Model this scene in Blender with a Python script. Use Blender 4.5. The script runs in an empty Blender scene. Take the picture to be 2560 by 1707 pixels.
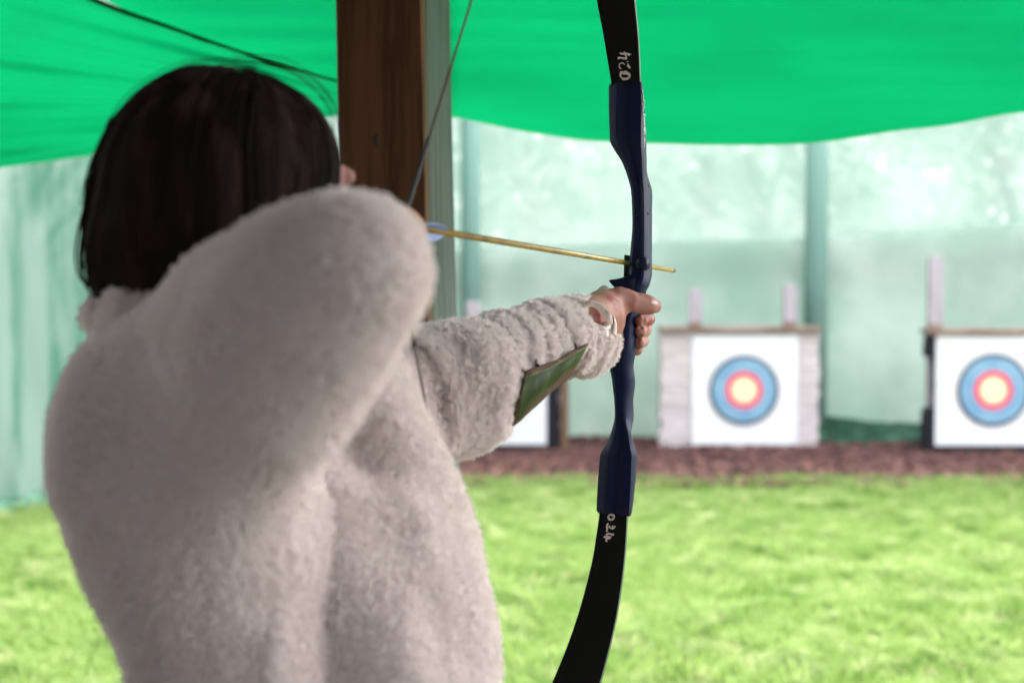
import bpy, math, random
import numpy as np
from mathutils import Vector, noise
from mathutils.bvhtree import BVHTree
from mathutils.kdtree import KDTree
random.seed(4); rng = np.random.default_rng(4)
S = bpy.context.scene
COL = S.collection
R = math.radians

# ------------------------------------------------------------------ camera
FPX = 50/36*2560
TH = R(2.55)
CAM = np.array([0, 0, 1.45])
FW = np.array([0, math.cos(TH), -math.sin(TH)]); UP = np.array([0, math.sin(TH), math.cos(TH)]); RT = np.array([1., 0, 0])
def P(px, py, d):
    return CAM + RT*((px-1280)/FPX*d) + UP*(-(py-853.5)/FPX*d) + FW*d
def proj(p):
    q = np.asarray(p) - CAM; d = q@FW
    return 1280 + FPX*(q@RT)/d, 853.5 - FPX*(q@UP)/d, d
def G(px, py, z=0.0):
    """the point at height z seen at this picture position"""
    v = P(px, py, 1.0) - CAM
    return CAM + v*((z-CAM[2])/v[2])
cam = bpy.data.objects.new('camera', bpy.data.cameras.new('camera')); COL.objects.link(cam)
cam.location = CAM; cam.rotation_euler = (math.pi/2 - TH, 0, 0)
cam.data.lens = 50; cam.data.sensor_width = 36; cam.data.clip_start = .05; cam.data.clip_end = 500
cam.data.dof.use_dof = True; cam.data.dof.focus_distance = 1.96; cam.data.dof.aperture_fstop = 3.2
S.camera = cam

# ------------------------------------------------------------------ materials
def mat(name, base=(.5,.5,.5), rough=.6, spec=.5, metal=0, sheen=0, var=None, bump=None, coat=0, stretch=None, transl=0, transp=0):
    """var = (colour2, scale, detail, low, high): noise blend; bump = (scale, strength, distance)"""
    m = bpy.data.materials.new(name); m.use_nodes = True
    N = m.node_tree.nodes; L = m.node_tree.links
    b = N['Principled BSDF']; out = N['Material Output']
    b.inputs['Base Color'].default_value = (*base, 1); b.inputs['Roughness'].default_value = rough
    b.inputs['Specular IOR Level'].default_value = spec; b.inputs['Metallic'].default_value = metal
    b.inputs['Sheen Weight'].default_value = sheen; b.inputs['Coat Weight'].default_value = coat
    tc = N.new('ShaderNodeTexCoord'); src = tc.outputs['Object']
    if stretch:
        mp = N.new('ShaderNodeMapping'); mp.inputs['Scale'].default_value = stretch; L.new(src, mp.inputs[0]); src = mp.outputs[0]
    colout = None
    if var:
        vs = var if isinstance(var, list) else [var]
        for (c2, sc, det, lo, hi) in vs:
            t = N.new('ShaderNodeTexNoise'); t.inputs['Scale'].default_value = sc; t.inputs['Detail'].default_value = det
            L.new(src, t.inputs['Vector'])
            r = N.new('ShaderNodeMapRange'); r.inputs[1].default_value = lo; r.inputs[2].default_value = hi; L.new(t.outputs[0], r.inputs[0])
            mx = N.new('ShaderNodeMix'); mx.data_type = 'RGBA'; L.new(r.outputs[0], mx.inputs[0])
            if colout is None: mx.inputs[6].default_value = (*base, 1)
            else: L.new(colout, mx.inputs[6])
            mx.inputs[7].default_value = (*c2, 1); colout = mx.outputs[2]
        L.new(colout, b.inputs['Base Color'])
    bn = None
    if bump:
        t = N.new('ShaderNodeTexNoise'); t.inputs['Scale'].default_value = bump[0]; t.inputs['Detail'].default_value = 5; L.new(src, t.inputs['Vector'])
        bn = N.new('ShaderNodeBump'); bn.inputs['Strength'].default_value = bump[1]; bn.inputs['Distance'].default_value = bump[2]
        L.new(t.outputs[0], bn.inputs['Height']); L.new(bn.outputs[0], b.inputs['Normal'])
    sh = b.outputs[0]
    if transl:
        tr = N.new('ShaderNodeBsdfTranslucent'); tr.inputs[0].default_value = (*base, 1)
        if colout: L.new(colout, tr.inputs[0])
        if bn: L.new(bn.outputs[0], tr.inputs['Normal'])
        ms = N.new('ShaderNodeMixShader'); ms.inputs[0].default_value = transl; L.new(sh, ms.inputs[1]); L.new(tr.outputs[0], ms.inputs[2]); sh = ms.outputs[0]
    if transp:
        tp = N.new('ShaderNodeBsdfTransparent')
        ms = N.new('ShaderNodeMixShader'); ms.inputs[0].default_value = transp; L.new(sh, ms.inputs[1]); L.new(tp.outputs[0], ms.inputs[2]); sh = ms.outputs[0]
        m['mix'] = ms.name
    L.new(sh, out.inputs[0])
    return m

M = {}
M['skin'] = mat('skin', (.40,.20,.16), .55, .22, var=[((.27,.075,.06), 45, 4, .44, .66), ((.44,.26,.20), 16, 2, .5, .8)], bump=(420, .35, .0006))
M['skin'].node_tree.nodes['Principled BSDF'].inputs['Subsurface Weight'].default_value = .12
M['skin'].node_tree.nodes['Principled BSDF'].inputs['Subsurface Radius'].default_value = (.01, .004, .002)
M['nail'] = mat('nail', (.50,.31,.27), .35, .4)
M['eye'] = mat('eye', (.8,.78,.76), .15); M['iris'] = mat('iris', (.06,.03,.015), .15)
M['lip'] = mat('lip', (.45,.16,.14), .4)
M['fleece'] = mat('fleece', (.76,.69,.665), .95, .1, var=((.68,.61,.59), 60, 4, .4, .7), bump=(220, .8, .004))
M['fleece_fur'] = mat('fleece_fur', (.90,.83,.81), .75, .12, transl=.35)
M['trim'] = mat('cuff_trim', (.66,.58,.52), .85, .2, bump=(900, .4, .0006))
M['hair'] = mat('hair', (.018,.0105,.009), .72, .10, var=((.055,.030,.025), 45, 3, .50, .72), stretch=(1,1,.12))  # highlight streaks painted into the colour as brown
M['hair_cap'] = mat('hair_cap', (.008,.005,.0045), .6, .2)
M['trousers'] = mat('trousers', (.03,.035,.05), .85, .2, bump=(300, .4, .001))
M['shoe'] = mat('shoe', (.05,.045,.04), .6); M['sole'] = mat('sole', (.4,.38,.35), .7)
M['riser'] = mat('riser_paint', (.009,.014,.048), .46, .5, var=[((.016,.022,.045), 26, 5, .5, .8), ((.10,.035,.05), 9, 4, .62, .8)], bump=(700, .16, .0004))
M['riser'].node_tree.nodes['Principled BSDF'].inputs['IOR'].default_value = 1.22
M['limb'] = mat('limb_black', (.003,.003,.003), .5, .22, bump=(900, .08, .0003))
M['limb_edge'] = mat('limb_edge', (.03,.07,.04), .4)
M['black'] = mat('black_rubber', (.006,.006,.006), .6)
M['paint'] = mat('white_marker', (.75,.68,.62), .8, .2, var=((.5,.44,.4), 400, 3, .5, .7))
M['decal'] = mat('decal', (.42,.46,.50), .5, .4, var=((.12,.12,.16), 150, 3, .45, .6))
M['string'] = mat('string', (.11,.062,.045), .7); M['serving'] = mat('serving', (.008,.008,.008), .6)
M['arrow'] = mat('arrow_shaft', (.40,.27,.05), .3, .5, var=((.16,.10,.03), 30, 4, .5, .75), stretch=(1,1,.3))
M['arrow_tip'] = mat('arrow_point', (.05,.07,.04), .35, metal=.4)
M['vane'] = mat('vane', (.35,.45,.75), .5, transl=.4)
M['leather'] = mat('leather_green', (.014,.027,.004), .60, .14, var=((.055,.092,.012), 34, 3, .48, .72), bump=(260, .5, .0012), stretch=(1,1,.12))
M['suede'] = mat('suede_brown', (.075,.04,.022), .9, .2, var=((.14,.08,.05), 200, 4, .4, .7), bump=(600, .6, .001))
M['stitch'] = mat('stitch', (.33,.33,.22), .8)
M['timber'] = mat('timber_brown', (.12,.052,.022), .7, .2, var=[((.065,.027,.012), 14, 7, .40, .62), ((.125,.055,.026), 30, 5, .5, .8)], bump=(30, .5, .003), stretch=(3.2,3.2,.22))
M['timber_grey'] = mat('timber_weathered', (.095,.11,.098), .8, .2, var=[((.045,.055,.048), 10, 6, .42, .62), ((.15,.165,.145), 40, 5, .55, .8)], bump=(30, .6, .003), stretch=(3.2,3.2,.18))
M['shade_cover'] = mat('shade_cover_boards', (.12,.09,.07), .8, .2, var=((.07,.05,.04), 6, 5, .4, .6), stretch=(6,.5,6))
M['canopy'] = mat('canopy_net', (.0003,.053,.018), .7, .15, stretch=(.7,1,3), var=[((.0002,.030,.010), 5, 3, .70, .76), ((.0003,.045,.0145), 2.2, 5, .42, .66)], bump=(900, .25, .002), transl=.8)
M['rope'] = mat('rope', (.0003,.022,.014), .8, transl=.85)
M['netting'] = mat('netting', (.125,.165,.148), .9, .1, var=[((.095,.145,.122), 1.4, 6, .35, .65), ((.23,.26,.25), 6, 3, .62, .72)], bump=(6, .35, .05), transl=.5, transp=.03)  # bright sky gaps between leaves painted in as pale spots
M['netting_low'] = mat('netting_low', (.40,.51,.445), .9, .1, var=[((.52,.61,.56), 2.2, 5, .4, .62), ((.31,.45,.38), .7, 3, .5, .7)], bump=(5, .35, .05), transl=.5, transp=.12)
M['netting_side'] = mat('netting_side', (.135,.20,.17), .9, .1, var=[((.05,.13,.09), 3.2, 4, .45, .60)], bump=(3, .3, .05), transl=.5, transp=.03, stretch=(1.6,1.6,.25))
M['net_skirt'] = mat('net_skirt', (.018,.05,.032), .9, .1, var=[((.05,.11,.075), 5, 5, .4, .7)], bump=(14, .6, .04))  # shadow at the net's foot worked into the dark green
M['net_post'] = mat('net_post', (.15,.27,.235), .8)
M['foam_white'] = mat('foam_white', (.56,.51,.51), .95, .1, var=((.42,.37,.37), 5, 6, .4, .65), bump=(40, .5, .01), stretch=(1,1,9))
M['foam_black'] = mat('foam_black', (.02,.019,.024), .9, .1, var=((.03,.028,.033), 8, 6, .4, .7), bump=(40, .5, .01), stretch=(1,1,9))
M['paper'] = mat('paper', (.62,.62,.63), .9, .1, bump=(8, .1, .01))
M['t_black'] = mat('target_black', (.012,.014,.025), .8); M['t_blue'] = mat('target_blue', (.14,.28,.41), .8, var=((.19,.34,.45), 6, 2, .4, .6))
M['t_red'] = mat('target_red', (.60,.035,.085), .8); M['t_yellow'] = mat('target_yellow', (.74,.64,.40), .8)
M['board'] = mat('stand_board', (.17,.115,.09), .8, .2, var=((.28,.22,.19), 7, 5, .45, .65), stretch=(.6,3,3))
M['stake'] = mat('stake_wood', (.34,.30,.33), .8, .2, var=((.26,.23,.25), 8, 5, .45, .65), stretch=(3,3,.5))
M['stake_dark'] = mat('stake_stained', (.12,.075,.045), .8, .2)
M['soil'] = mat('soil', (.02,.025,.012), 1, .1, var=((.05,.06,.02), 3, 6, .4, .7))
M['turf'] = mat('turf', (.06,.09,.02), 1, .1, var=((.09,.10,.04), 3, 6, .4, .7))
M['bark'] = mat('bark_mulch', (.085,.042,.037), .95, .1, var=((.024,.013,.013), 9, 8, .4, .65), bump=(25, 1, .03))
M['chip'] = mat('bark_chip', (.135,.068,.058), .9, .1, var=[((.055,.03,.03), 14, 3, .4, .6), ((.15,.08,.055), 7, 3, .60, .72)])
M['slab'] = mat('slab', (.11,.10,.09), .9, .1, var=((.07,.065,.06), 3, 6, .4, .7))
M['leaf'] = mat('leaf', (.05,.10,.02), .6, .2, var=((.09,.15,.035), 1.5, 3, .4, .6), transl=.35)
M['trunk'] = mat('tree_bark', (.10,.08,.06), .9, .1, bump=(20, 1, .02))
def grass_material():
    m = mat('grass', (.155,.238,.068), .65, .25, var=[((.05,.115,.014), 3.6, 4, .52, .68), ((.10,.17,.03), 26, 2, .5, .62), ((.29,.33,.15), 7.0, 4, .52, .70), ((.17,.13,.075), 1.1, 5, .66, .76)], transl=.4)
    return m
M['grass'] = grass_material()

# ------------------------------------------------------------------ object helpers
def tag(o, label=None, cat=None, group=None, kind=None):
    if label: o['label'] = label
    if cat: o['category'] = cat
    if group: o['group'] = group
    if kind: o['kind'] = kind
    return o
def empty(name, loc, label, cat, group=None):
    o = bpy.data.objects.new(name, None); COL.objects.link(o); o.location = tuple(loc); o.empty_display_size = .1
    return tag(o, label, cat, group)
def obj(name, V, F, m, parent=None, smooth=True, mats=None, fmat=None):
    me = bpy.data.meshes.new(name)
    V = np.asarray(V, float)
    me.from_pydata([tuple(v) for v in V] if len(V) < 40000 else V.tolist(), [], [tuple(int(i) for i in f) for f in F])
    o = bpy.data.objects.new(name, me); COL.objects.link(o)
    for q in (mats or [m]): me.materials.append(q)
    if fmat is not None: me.polygons.foreach_set('material_index', np.asarray(fmat, dtype=np.int32))
    if smooth: me.polygons.foreach_set('use_smooth', [True]*len(me.polygons))
    me.update()
    if parent is not None:
        o.parent = parent
        pl = parent.location if parent.parent is None else parent.location + parent.parent.location
        o.location = -Vector(pl) if parent.type == 'EMPTY' and parent.parent is None else (0,0,0)
    return o
class MB:
    def __init__(s): s.V = []; s.F = []; s.M = []
    def add(s, V, F, mi=0):
        n = len(s.V); s.V += [tuple(v) for v in V]; s.F += [tuple(n+int(i) for i in f) for f in F]; s.M += [mi]*len(F); return s
    def box(s, c, h, ax=None, mi=0, bev=0.0):
        ax = ax if ax is not None else np.eye(3); c = np.asarray(c, float); b = bev
        V = []; 
        for sx in (-1,1):
            for sy in (-1,1):
                for sz in (-1,1):
                    for k in range(3):
                        e = np.array([h[0]-b, h[1]-b, h[2]-b], float); e[k] += b
                        V.append(c + ax[0]*sx*e[0] + ax[1]*sy*e[1] + ax[2]*sz*e[2])
        def i(sx,sy,sz,k): return ((sx*2+sy)*2+sz)*3+k
        F = []
        F += [(i(1,0,0,0),i(1,1,0,0),i(1,1,1,0),i(1,0,1,0)), (i(0,0,0,0),i(0,0,1,0),i(0,1,1,0),i(0,1,0,0))]
        F += [(i(0,1,0,1),i(0,1,1,1),i(1,1,1,1),i(1,1,0,1)), (i(0,0,0,1),i(1,0,0,1),i(1,0,1,1),i(0,0,1,1))]
        F += [(i(0,0,1,2),i(1,0,1,2),i(1,1,1,2),i(0,1,1,2)), (i(0,0,0,2),i(0,1,0,2),i(1,1,0,2),i(1,0,0,2))]
        for a in (0,1):
            for c_ in (0,1):
                F.append((i(a,c_,0,0),i(a,c_,1,0),i(a,c_,1,1),i(a,c_,0,1)))
                F.append((i(a,0,c_,0),i(a,1,c_,0),i(a,1,c_,2),i(a,0,c_,2)))
                F.append((i(0,a,c_,1),i(1,a,c_,1),i(1,a,c_,2),i(0,a,c_,2)))
                for z in (0,1): F.append((i(a,c_,z,0),i(a,c_,z,1),i(a,c_,z,2))) 
        return s.add(V, F, mi)
    def tube(s, pts, rad, n=10, mi=0, caps=True, flat=1.0):
        pts = [np.asarray(p, float) for p in pts]; k = len(pts)
        rad = [rad]*k if np.isscalar(rad) else rad
        V = []; F = []; ref = None
        for i in range(k):
            t = pts[min(i+1,k-1)] - pts[max(i-1,0)]; t /= np.linalg.norm(t)+1e-12
            if ref is None:
                ref = np.cross(t, (0,0,1) if abs(t[2]) < .9 else (1,0,0))
            ref = ref - t*(ref@t); ref /= np.linalg.norm(ref); b = np.cross(t, ref)
            for j in range(n):
                a = 2*math.pi*j/n; V.append(pts[i] + (ref*math.cos(a) + b*math.sin(a)*flat)*rad[i])
        for i in range(k-1):
            for j in range(n): F.append((i*n+j, i*n+(j+1)%n, (i+1)*n+(j+1)%n, (i+1)*n+j))
        if caps: F.append(tuple(range(n))[::-1]); F.append(tuple((k-1)*n+j for j in range(n)))
        return s.add(V, F, mi)
    def grid(s, fn, nu, nv, mi=0):
        V = [fn(i/nu, j/nv) for i in range(nu+1) for j in range(nv+1)]
        F = [(i*(nv+1)+j, (i+1)*(nv+1)+j, (i+1)*(nv+1)+j+1, i*(nv+1)+j+1) for i in range(nu) for j in range(nv)]
        return s.add(V, F, mi)
    def build(s, name, m, parent=None, smooth=False):
        return obj(name, s.V, s.F, m if not isinstance(m, list) else None, parent, smooth, mats=m if isinstance(m, list) else None, fmat=s.M if isinstance(m, list) else None)

# ------------------------------------------------------------------ implicit surfaces (surface nets)
def cone(p, a, b, ra, rb):
    ab = b-a; L2 = ab@ab+1e-12
    t = np.clip(((p-a)@ab)/L2, 0, 1)
    return np.linalg.norm(p-(a+t[...,None]*ab), axis=-1) - (ra+(rb-ra)*t)
def ell(p, c, ax, r):
    q = (p-c)@np.asarray(ax).T / np.asarray(r)
    k = np.linalg.norm(q, axis=-1)
    return (k-1)*min(r)*1.0*np.clip(k, .3, 1.5)**0
def smin(a, b, k):
    h = np.clip(.5+.5*(b-a)/k, 0, 1)
    return b*(1-h)+a*h - k*h*(1-h)
def smax(a, b, k): return -smin(-a, -b, k)
def nets(fn, lo, hi, h):
    lo = np.asarray(lo, float); hi = np.asarray(hi, float)
    n = np.ceil((hi-lo)/h).astype(int)+1
    ax = [lo[i]+np.arange(n[i])*h for i in range(3)]
    D = np.empty(n, dtype=np.float32)
    YZ = np.stack(np.meshgrid(ax[1], ax[2], indexing='ij'), -1)
    for i in range(n[0]):
        p = np.concatenate([np.full(YZ.shape[:2]+(1,), ax[0][i]), YZ], -1)
        D[i] = fn(p)
    D[0]=D[-1]=1; D[:,0]=1; D[:,-1]=1; D[:,:,0]=1; D[:,:,-1]=1
    I = D < 0
    c = n-1
    cnt = np.zeros(c); acc = np.zeros(tuple(c)+(3,))
    for a in range(3):
        for o1 in (0,1):
            for o2 in (0,1):
                off = [0,0,0]; oth = [k for k in range(3) if k != a]; off[oth[0]] = o1; off[oth[1]] = o2
                sl = tuple(slice(off[k], off[k]+c[k]) for k in range(3))
                off2 = list(off); off2[a] = 1
                sl2 = tuple(slice(off2[k], off2[k]+c[k]) for k in range(3))
                d0, d1 = D[sl], D[sl2]; cr = I[sl] != I[sl2]
                t = np.where(cr, d0/np.where(cr, d0-d1, 1), 0)
                for k in range(3): acc[...,k] += np.where(cr, off[k] + (t if k == a else 0), 0)
                cnt += cr
    act = cnt > 0
    idx = -np.ones(c, dtype=np.int64); w = np.argwhere(act); idx[act] = np.arange(len(w))
    V = lo + (w + acc[act]/cnt[act][:,None])*h
    Fs = []
    for a in range(3):
        b, d = (a+1)%3, (a+2)%3
        sl = [slice(None)]*3; sl2 = [slice(None)]*3; sl[a] = slice(0, c[a]); sl2[a] = slice(1, c[a]+1)
        A, B = I[tuple(sl)], I[tuple(sl2)]
        e = np.argwhere(A != B); e = e[(e[:,b] > 0) & (e[:,d] > 0) & (e[:,b] < c[b]) & (e[:,d] < c[d])]
        s0 = A[tuple(e.T)]
        def g(ob, od):
            q = e.copy(); q[:,b] -= ob; q[:,d] -= od; return idx[tuple(q.T)]
        f = np.stack([g(1,1), g(0,1), g(0,0), g(1,0)], 1)
        f[~s0] = f[~s0][:, ::-1]
        Fs.append(f)
    return V, np.concatenate(Fs)
def vnormals(V, F):
    a = np.cross(V[F[:,2]]-V[F[:,0]], V[F[:,3]]-V[F[:,1]])
    N = np.zeros_like(V)
    for k in range(4): np.add.at(N, F[:,k], a)
    return N/(np.linalg.norm(N, axis=1, keepdims=True)+1e-12)
def relax(V, F, it=2, k=.5):
    for _ in range(it):
        A = np.zeros_like(V); c = np.zeros(len(V))
        for i in range(4):
            for j in (1,3): np.add.at(A, F[:,i], V[F[:,(i+j)%4]]); np.add.at(c, F[:,i], 1)
        V = V*(1-k) + k*A/np.maximum(c,1)[:,None]
    return V
def sample(V, F, N, n, weight=None):
    a = .5*np.linalg.norm(np.cross(V[F[:,2]]-V[F[:,0]], V[F[:,3]]-V[F[:,1]]), axis=1)
    if weight is not None: a = a*weight(V[F].mean(1))
    f = rng.choice(len(F), n, p=a/a.sum()); u = rng.random((n,2))
    w = np.stack([(1-u[:,0])*(1-u[:,1]), u[:,0]*(1-u[:,1]), u[:,0]*u[:,1], (1-u[:,0])*u[:,1]], 1)
    p = (V[F[f]]*w[...,None]).sum(1); nn = (N[F[f]]*w[...,None]).sum(1); nn /= np.linalg.norm(nn, axis=1, keepdims=True)+1e-9
    return p, nn
def curves(name, pts, rad, m, parent=None):
    """pts (n,k,3), rad (k,) or (n,k)"""
    n, k, _ = pts.shape
    c = bpy.data.hair_curves.new(name); c.add_curves([k]*n)
    c.points.foreach_set('position', np.ascontiguousarray(pts, dtype=np.float32).ravel())
    at = c.attributes.get('radius') or c.attributes.new('radius', 'FLOAT', 'POINT')
    at.data.foreach_set('value', np.broadcast_to(rad, (n,k)).astype(np.float32).ravel())
    c.materials.append(m)
    o = bpy.data.objects.new(name, c); COL.objects.link(o)
    if parent is not None:
        o.parent = parent
        if parent.type == 'EMPTY': o.location = -parent.location
    return o
def unit(v): v = np.asarray(v, float); return v/(np.linalg.norm(v, axis=-1, keepdims=True)+1e-12)
def nz(p, s, seed=0.0): return noise.noise(Vector((p[0]*s+seed, p[1]*s-seed*.7, p[2]*s+seed*1.3)))

#@@SETTING
# ------------------------------------------------------------------ ground
def ground_h(x, y):
    return .035*noise.noise(Vector((x*1.3, y*1.3, 0))) + .02*noise.noise(Vector((x*3.7, y*3.7, 5)))
def fnl(u, v):
    x = -9 + 18*u; y = 3.6 + 7.0*v
    e = min(1, 8*u, 8*(1-u), 8*v, 5*(1-v)); return (x, y, .006 + max(0, .02 + ground_h(x,y))*e)
big = MB().grid(lambda u, v: (-120+240*u, -60+260*v, -.03), 8, 8).build('ground', M['soil']); tag(big, kind='structure')
lawn = MB().grid(fnl, 120, 60).build('lawn', M['turf'], smooth=True); tag(lawn, kind='structure')
def grass_blades(n, x0, x1, y0, y1, hh, rr, name):
    x = rng.uniform(x0, x1, n); y = y0+(y1-y0)*rng.random(n)
    cl = np.array([noise.noise(Vector((a*2.3, b*2.3, 3))) for a, b in zip(x, y)])
    cl2 = np.array([noise.noise(Vector((a*7, b*7, 9))) for a, b in zip(x, y)])
    z = np.array([max(0, .02+ground_h(a, b)) for a, b in zip(x, y)])
    h = hh*(.65 + .9*np.clip(cl+.25, 0, 1) + 1.3*np.clip(cl2, 0, 1))*rng.uniform(.6, 1.25, n)
    ang = rng.uniform(0, 2*math.pi, n) ; lean = rng.uniform(.1, 1.1, n)
    d = np.stack([np.cos(ang), np.sin(ang), np.zeros(n)], 1)
    p0 = np.stack([x, y, z-.005], 1); up = np.array([0,0,1.])
    p1 = p0 + up*h[:,None]*.55 + d*(h*lean*.25)[:,None]
    p2 = p0 + up*(h*(1-.35*lean))[:,None] + d*(h*lean*.75)[:,None]
    o = curves(name, np.stack([p0, p1, p2], 1), np.array([1, .8, .15])*rr, M['grass'])
    return o
g = grass_blades(260000, -4.3, 4.6, 4.2, 9.88, .045, .0030, 'grass')
tag(g, 'short bright green lawn of uneven clumpy grass in front of the targets', 'grass', kind='stuff')
# bark mulch strip under and behind the targets
m0, m1 = 9.75, 15.0
mul = MB().grid(lambda u, v: (-6+19*u, m0+(m1-m0)*v, .012+.03*abs(noise.noise(Vector((u*70, v*28, 2)))) + .02*min(1, v*6)), 160, 60).build('mulch_bed', M['bark'], smooth=True)
tag(mul, kind='structure')
mb = MB()
for i in range(5200):
    x = random.uniform(-2.0, 5.4); y = m0 + (13.0-m0)*random.random()**1.2 - .12 + .1*nz((x,0,0), 1.5)
    s = random.uniform(.012, .045); t = random.uniform(0, math.pi); tl = random.uniform(-.5, .5)
    a = np.array([math.cos(t), math.sin(t), tl]); a /= np.linalg.norm(a); b = np.cross(a, (0,0,1.)); b /= np.linalg.norm(b); c = np.cross(a, b)
    mb.box((x, y, .045), (s, s*random.uniform(.3,.6), s*.18), (a, b, c))
ch = mb.build('bark_chips', M['chip']); tag(ch, 'loose reddish brown bark chips between lawn and netting', 'bark chips', kind='stuff')
# grass tufts spilling over the edge of the mulch
tx = [(random.uniform(-200, 2800), random.uniform(4.7, 9.7), random.uniform(.45, 1.1)) for _ in range(520)]
for i in range(150):
    px = random.uniform(-300, 2900); tx.append((px, 9.82 + random.uniform(-.25, .15), random.uniform(.25, 1)))
pp = []
for px, y, s in tx:
    x0 = (px-1280)/FPX*y
    for k in range(int(90*s)):
        a = random.uniform(0, 6.283); r = .16*math.sqrt(random.random())*s
        p = np.array([x0+r*math.cos(a)*1.5, y+r*math.sin(a), .02]); h = random.uniform(.03, .085)*(.5+s*.5)
        d = np.array([math.cos(a), math.sin(a), 0])*h*.5
        pp.append([p, p+d*.4+(0,0,h*.6), p+d+(0,0,h)])
tf = curves('grass_tufts', np.array(pp), np.array([1,.8,.15])*.003, M['grass'])
tag(tf, 'ragged grass tufts along the border of the bark strip', 'grass', kind='stuff')

# ------------------------------------------------------------------ netting, posts, rail
def net_panel(name, a, b, zt, zb, m, label, wav=.09, sag=.05, seed=1., group=None, cat='netting'):
    a = np.array(a, float); b = np.array(b, float); L = np.linalg.norm(b-a); nrm = np.array([-(b-a)[1], (b-a)[0]])/L
    nu = int(L*9)
    def f(u, v):
        p = a + (b-a)*u; x = u*L
        z = zt(x) if callable(zt) else zt
        z = z + (zb-z)*v
        w = wav*(math.sin(x*2.1+seed) *.5 + noise.noise(Vector((x*1.7+seed, z*.35, seed))) + .5*noise.noise(Vector((x*4.5+z*.8, z*.5, seed+4))))*(.4+.6*v)
        p = p + nrm*w
        return (p[0], p[1], z)
    o = MB().grid(f, nu, 22).build(name, m, smooth=True)
    return tag(o, label, cat, group)
net_panel('safety_net', (-1.0, 12.75), (12.5, 12.43), 4.6, .02, M['netting'], 'tall pale green safety netting hanging behind the three targets')
net_panel('safety_net', (-.9, 12.60), (12.5, 12.30), lambda x: 1.66+.045*min(x, 8)+.02*math.sin(x*1.3), .03, M['netting_low'], 'lower second layer of green netting slung from the rail behind the targets', wav=.08, seed=5.)
net_panel('safety_net', (-4.6, 5.9), (-.9, 12.70), 4.6, .0, M['netting_side'], 'creased green side netting hanging to the lawn left of the archer', wav=.13, seed=9.)
def skirt(name, a, b, h, label, seed):
    a = np.array(a, float); b = np.array(b, float); L = np.linalg.norm(b-a)
    def f(u, v):
        p = a+(b-a)*u; x = u*L
        hh = h*(.55+.6*abs(noise.noise(Vector((x*1.1, seed, 0)))))
        w = .06*noise.noise(Vector((x*3, v*2, seed)))
        return (p[0]+w, p[1]-.22*v+w, .02+hh*(1-v)**1.3 + .02*noise.noise(Vector((x*9, v*5, seed))))
    return tag(MB().grid(f, int(L*12), 8).build(name, M['net_skirt'], smooth=True), label, 'netting')
skirt('net_skirt', (1.35, 12.40), (7.0, 12.3), .30, 'bunched foot of the netting, coloured shadow-dark, lying on bark behind the targets', 3.)
skirt('net_skirt', (-4.45, 6.15), (-1.4, 11.7), .16, 'bunched foot of the side netting, coloured shadow-dark, lying on the lawn', 7.)
for i, (px, D, w, lab) in enumerate([(1176, 12.42, .085, 'green net post beside the timber pillar'), (2040, 12.42, .10, 'green net post between the white and the black target'), (2900, 12.42, .10, 'green net post right of the black target')]):
    p = P(px, 695, D)
    e = MB().tube([(p[0], p[1], -.02), (p[0], p[1], 4.7)], w, 14)
    e.tube([(p[0], p[1], 4.7), (p[0], p[1], 4.74)], [w*1.15, w*.5], 14)
    tag(e.build('net_post', M['net_post'], smooth=True), lab, 'post', 'posts holding the back netting')
e = MB().tube([(-.9, 12.95, 1.64), (1.2, 12.90, 1.70), (3.2, 12.86, 1.80), (7.6, 12.8, 2.0)], .09, 10)
tag(e.build('net_rail', M['net_post'], smooth=True), 'dark horizontal rail behind the netting at head height', 'rail')
# trees beyond the netting
def tree(x, y, h, seed, label):
    rnd = random.Random(seed)
    t = empty('tree', (x, y, 0), label, 'tree', 'trees beyond the netting')
    mb = MB(); pts = [np.array([x + .1*k*rnd.uniform(-1,1), y, h*.6*k/5-.05]) for k in range(6)]
    mb.tube(pts, [h*.03*(1-.13*k) for k in range(6)], 10)
    tips = []
    for k in range(11):
        b0 = pts[rnd.randint(2,5)]; a = rnd.uniform(0, 6.28); L = h*rnd.uniform(.16,.32)
        b1 = b0 + np.array([math.cos(a)*L, math.sin(a)*L, L*rnd.uniform(.3,1.0)]); mb.tube([b0, (b0+b1)/2+np.array([0,0,.1]), b1], [h*.012, h*.008, h*.004], 6); tips.append(b1)
    mb.build('trunk', M['trunk'], t, True)
    V = []; F = []
    for tp in tips + [pts[-1]+np.array([0,0,h*.15])]:
        for c in range(9):
            cc = tp + np.array([rnd.gauss(0,1), rnd.gauss(0,1), rnd.gauss(0,.8)])*h*.075
            for l in range(42):
                q = cc + np.array([rnd.gauss(0,1), rnd.gauss(0,1), rnd.gauss(0,1)])*h*.028
                a = unit([rnd.gauss(0,1), rnd.gauss(0,1), rnd.gauss(0,.6)]); b = unit(np.cross(a, [rnd.gauss(0,1), rnd.gauss(0,1), 1])); s = rnd.uniform(.05,.09)
                n = len(V); V += [q-a*s, q+b*s*.45, q+a*s, q-b*s*.45]; F.append((n,n+1,n+2,n+3))
    obj('crown', V, F, M['leaf'], t, False)
for i, (x, y, h, lab) in enumerate([(-6.5, 19, 6.5, 'hazy tree behind the side netting'), (-.5, 21, 6.0, 'hazy tree behind the net beside the timber pillar'), (3.4, 20, 5.4, 'hazy tree behind the net between bow and white target'), (7.6, 21, 6.2, 'hazy tree behind the net above the black target')]):
    tree(x, y, h, i+3, lab)

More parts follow.
